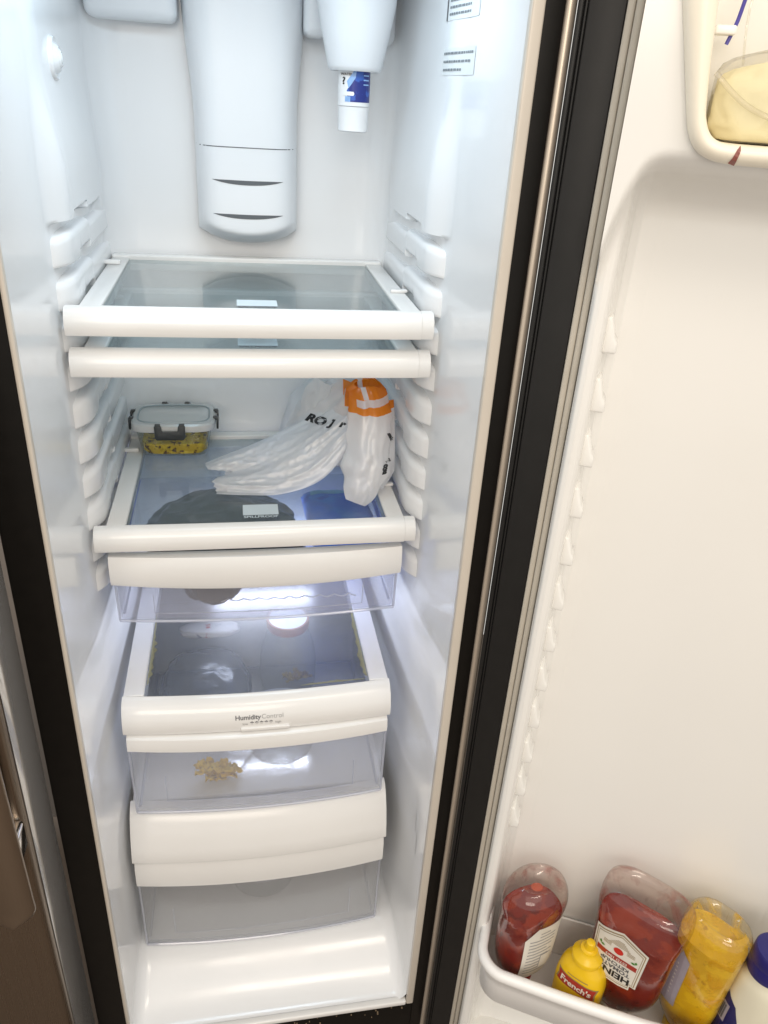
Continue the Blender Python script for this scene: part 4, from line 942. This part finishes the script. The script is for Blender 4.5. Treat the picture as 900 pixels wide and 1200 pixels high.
bm = bmesh.new(); loft(bm, [(ZB, .020, .020, 2), (ZB+.022, .0215, .0215, 2), (ZB+.026, .0205, .0205, 2)], kf, 40); finish('cap', bm, 'redlbl', kb)
bm = bmesh.new(); bmesh.ops.create_icosphere(bm, subdivisions=4, radius=.0085)
for v in bm.verts: v.co = Vector((v.co.x, v.co.y*.8, v.co.z*.16))+kf[0]+Vector((0, 0, B0+.2080))
M['ketdrop'] = plain('ketchup_smear', (.45,.06,.012), .2)
finish('ketchup_smear', bm, 'ketdrop', kb)
kbv = world_bvh(kbo); KC = kf[0]+Vector((0, 0, B0+.108))+kf[2]*.06
lab = decal('label', poly_tris([(-.026, -.062), (.026, -.062), (.029, .03), (.029, .062), (-.014, .062), (-.029, .035)], .006), 'lbl', kbo, kbv, KC, kf[1], (0, 0, 1), -kf[2], .0005)
for i in range(13):
    y = .046-.0075*i; x0 = -.022; xe = random.uniform(.008, .022)
    if i < 2: x0 = -.008
    decal('print_line', poly_tris([(x0, y), (xe, y), (xe, y+.0022), (x0, y+.0022)], .01), 'ink2', kbo, kbv, KC, kf[1], (0, 0, 1), -kf[2], .0009)
decal('print_box', poly_tris(rect(.018, .030), .01), 'ink2', kbo, kbv, KC+kf[1]*.010-Vector((0, 0, .022)), kf[1], (0, 0, 1), -kf[2], .0008)
decal('print_box', poly_tris(rect(.0165, .0285), .01), 'lbl', kbo, kbv, KC+kf[1]*.010-Vector((0, 0, .022)), kf[1], (0, 0, 1), -kf[2], .0011)

# little yellow mustard bottle, cap up
fm = thing('mustard_bottle', "small upright yellow French's mustard bottle with pointed cap", 'bottle', DP(.2125, .050, ZB))
ff = bframe(.2125, .050, 20)
fs = [(ZB+.0005, .027, .019, 3), (ZB+.004, .031, .022, 3), (ZB+.03, .0335, .024, 3), (ZB+.07, .0345, .0245, 3), (ZB+.090, .034, .024, 2.8), (ZB+.110, .030, .0225, 2.4), (ZB+.120, .024, .020, 2.1), (ZB+.125, .0195, .0185, 2), (ZB+.128, .0185, .0185, 2)]
bm = bmesh.new(); loft(bm, dens(fs), ff, 64, True, True); fbo = finish('bottle_body', bm, 'yellowpl', fm)
cz = ZB+.1282; cpr = [(0, 0), (.0200, 0), (.0212, .0015), (.0212, .0075), (.0203, .0090), (.0165, .0120), (.0135, .0155), (.0118, .0190), (.0116, .0205), (.0085, .0210), (.0072, .0222), (.0066, .030), (.0060, .0335), (.0040, .0350), (0, .0352)]
bm = bmesh.new(); lathe(bm, cpr, (ff[0].x, ff[0].y, cz), 48); bmesh.ops.remove_doubles(bm, verts=bm.verts, dist=1e-6); finish('cap', bm, 'yellowpl', fm)
fbv = world_bvh(fbo); FC = ff[0]+Vector((0, 0, ZB+.090))+ff[2]*.06
flag = [(-.027, -.009), (-.02, -.0085), (0, -.0075), (.02, -.0085), (.027, -.0095), (.0255, 0), (.027, .0085), (.02, .0095), (0, .0105), (-.02, .0095), (-.027, .0085), (-.0255, 0)]
decal('label_border', poly_tris([(x*1.08, y*1.14) for x, y in flag], .004), 'gold', fbo, fbv, FC, ff[1], (0, 0, 1), -ff[2], .0004, -.05)
decal('label', poly_tris(flag, .004), 'redlbl', fbo, fbv, FC, ff[1], (0, 0, 1), -ff[2], .0007, -.05)
decal('lettering', text_tris("French's", .0142, .0004, sx=.95), 'lbl', fbo, fbv, FC, ff[1], (0, 0, 1), -ff[2], .0011, -.05)
decal('print_line', poly_tris(rect(.030, .0014), .004), 'gold', fbo, fbv, FC+Vector((0, 0, .0165)), ff[1], (0, 0, 1), -ff[2], .0005)

# upturned clear mustard bottle
mu = thing('mustard_bottle', 'upturned clear mustard bottle with smeared base beside the large ketchup', 'bottle', DP(.362, .030, ZB))
mf = bframe(.362, .030, 28)
ms = [(B0, .019, .019, 2), (B0+.024, .020, .020, 2), (B0+.030, .024, .021, 2.2), (B0+.055, .036, .027, 2.6), (B0+.09, .040, .031, 2.8), (B0+.15, .041, .032, 2.8), (B0+.19, .042, .033, 2.8), (B0+.215, .043, .034, 2.6), (B0+.235, .0425, .0335, 2.5), (B0+.247, .038, .029, 2.4), (B0+.252, .031, .023, 2.3)]
U_ = dens(ms); bm = bmesh.new(); loft(bm, U_, mf, 64, True, False); loft(bm, [(B0+.252, .031, .023, 2.3), (B0+.249, .028, .020, 2.2), (B0+.245, .018, .013, 2), (B0+.244, .006, .005, 2)], mf, 64, False, True)
mb = finish('bottle_body', bm, 'mustshell', mu); bm = bmesh.new(); slab(bm, inner(U_, .0014, B0+.214), mf, 0, 0); finish('mustard', bm, 'mustard', mu)
bm = bmesh.new(); loft(bm, [(ZB, .020, .020, 2), (ZB+.022, .0215, .0215, 2), (ZB+.026, .0205, .0205, 2)], mf, 40); finish('cap', bm, 'yellowpl', mu)
mbv = world_bvh(mb); MR = (-mf[1]*.80+mf[2]*.6).normalized(); MU_ = Vector((0, 0, 1)).cross(MR).normalized(); MC = mf[0]+Vector((0, 0, B0+.135))+MR*.06
decal('label', poly_tris([(-.016, -.055), (.018, -.055), (.020, .045), (.010, .060), (-.014, .050)], .006), 'greylbl', mb, mbv, MC, MU_, (0, 0, 1), -MR, .0005)
for i in range(9): decal('print_line', poly_tris(rect(.022, .0022), .01), 'lbl', mb, mbv, MC+Vector((0, 0, .03-.008*i)), MU_, (0, 0, 1), -MR, .0009)

# mayonnaise jar with blue cap
my = thing('mayonnaise_bottle', 'cream mayonnaise bottle with navy blue cap and label', 'bottle', DP(.432-.004, .050, ZB))
yf_ = bframe(.432-.004, .050, 35)
ys_ = [(ZB+.0005, .026, .022, 2.6), (ZB+.005, .031, .027, 2.6), (ZB+.06, .034, .030, 2.6), (ZB+.13, .034, .030, 2.5), (ZB+.182, .031, .028, 2.3), (ZB+.200, .026, .025, 2), (ZB+.208, .0235, .0235, 2)]
bm = bmesh.new(); loft(bm, dens(ys_), yf_, 56); yb_ = finish('bottle_body', bm, 'mayo', my)
bm = bmesh.new(); lathe(bm, [(0, 0), (.0255, 0), (.0265, .002), (.0262, .020), (.0258, .0215), (.0262, .0225), (.0255, .040), (.0240, .0428), (.020, .0440), (0, .0442)], (yf_[0].x, yf_[0].y, ZB+.2082), 56); bmesh.ops.remove_doubles(bm, verts=bm.verts, dist=1e-6); finish('cap', bm, 'cap', my)
ybv = world_bvh(yb_); YR = (-yf_[1]*.75+yf_[2]*.66).normalized(); YU = Vector((0, 0, 1)).cross(YR).normalized(); YC = yf_[0]+Vector((0, 0, ZB+.115))+YR*.06
decal('label', poly_tris([(-.022, -.06), (.020, -.06), (.024, .0), (.016, .028), (-.004, .044), (-.022, .030)], .006), 'navy', yb_, ybv, YC, YU, (0, 0, 1), -YR, .0005)
decal('label_panel', poly_tris(rect(.022, .034), .006), 'greylbl', yb_, ybv, YC+Vector((0, 0, .004)), YU, (0, 0, 1), -YR, .0009)
for i in range(6): decal('print_line', poly_tris(rect(.002, .028), .01), 'ink', yb_, ybv, YC+YU*(-.008+.003*i)+Vector((0, 0, .004)), YU, (0, 0, 1), -YR, .0013)

# ------------------------------------------------------------------ zip bag in the upper pocket
M['zipfilm'] = clear('zip_bag_film', (.96,.95,.92), .06, .10, haze=.07, hazecol=(.85,.82,.74), bump=.5, bscale=45)
M['cheese'] = plain('pale_yellow_cheese', (.88,.82,.55), .5, var=.12, vscale=30, bump=.3, bscale=90)
zb = thing('cheese_bag', 'clear zip bag of pale yellow cheese in the upper door compartment', 'food bag', DP(.22, .015, 1.3535))
def dblob(secs_c, rs, seed, e=2.6, sub=5, fl=1.3535):
    bm = bmesh.new(); bmesh.ops.create_icosphere(bm, subdivisions=sub, radius=1)
    for v in bm.verts:
        p = v.co.copy(); q = [math.copysign(abs(c_)**(2/e*1.0), c_) for c_ in p]; k = 1+.07*noise.noise(p*2+Vector((seed,)*3))+.03*ridged(p+Vector((seed,)*3), 3.5)
        s, o, z = secs_c[0]+q[0]*rs[0]*k, secs_c[1]+q[1]*rs[1]*k, secs_c[2]+q[2]*rs[2]*k
        v.co = DP(max(.121, s), o, max(fl, z))
    return bm
finish('cheese', dblob((.215, .012, 1.380), (.096, .034, .036), 2, fl=1.3555), 'cheese', zb, angle=180)
finish('zip_film', dblob((.217, .012, 1.384), (.1005, .038, .041), 2, fl=1.3545), 'zipfilm', zb, angle=180)
bm = bmesh.new(); tube(bm, spline([DP(.118, .036, 1.402), DP(.150, .044, 1.3785), DP(.20, .048, 1.366), DP(.27, .046, 1.362)], 6), [.0022]*19, 8); finish('film_fold', bm, 'zipfilm', zb)
M['bluezip'] = plain('blue_zip', (.06,.05,.34), .35)
bm = bmesh.new(); tube(bm, spline([DP(.1235, .0, 1.424), DP(.128, .0, 1.440), DP(.131, .002, 1.462), DP(.138, .004, 1.50)], 5), .0016, 8); finish('zip_seal', bm, 'bluezip', zb)
bm = bmesh.new(); tube(bm, spline([DP(.14, .0, 1.41), DP(.135, .0, 1.45), DP(.14, .0, 1.50)], 4), .001, 6); 
finish('film_edge', bm, 'zipfilm', zb)
bm = bmesh.new(); dbox(bm, .112, .1285, -.004, .008, 1.430, 1.437, .002); finish('lid_pivot', bm, 'bin', prim)
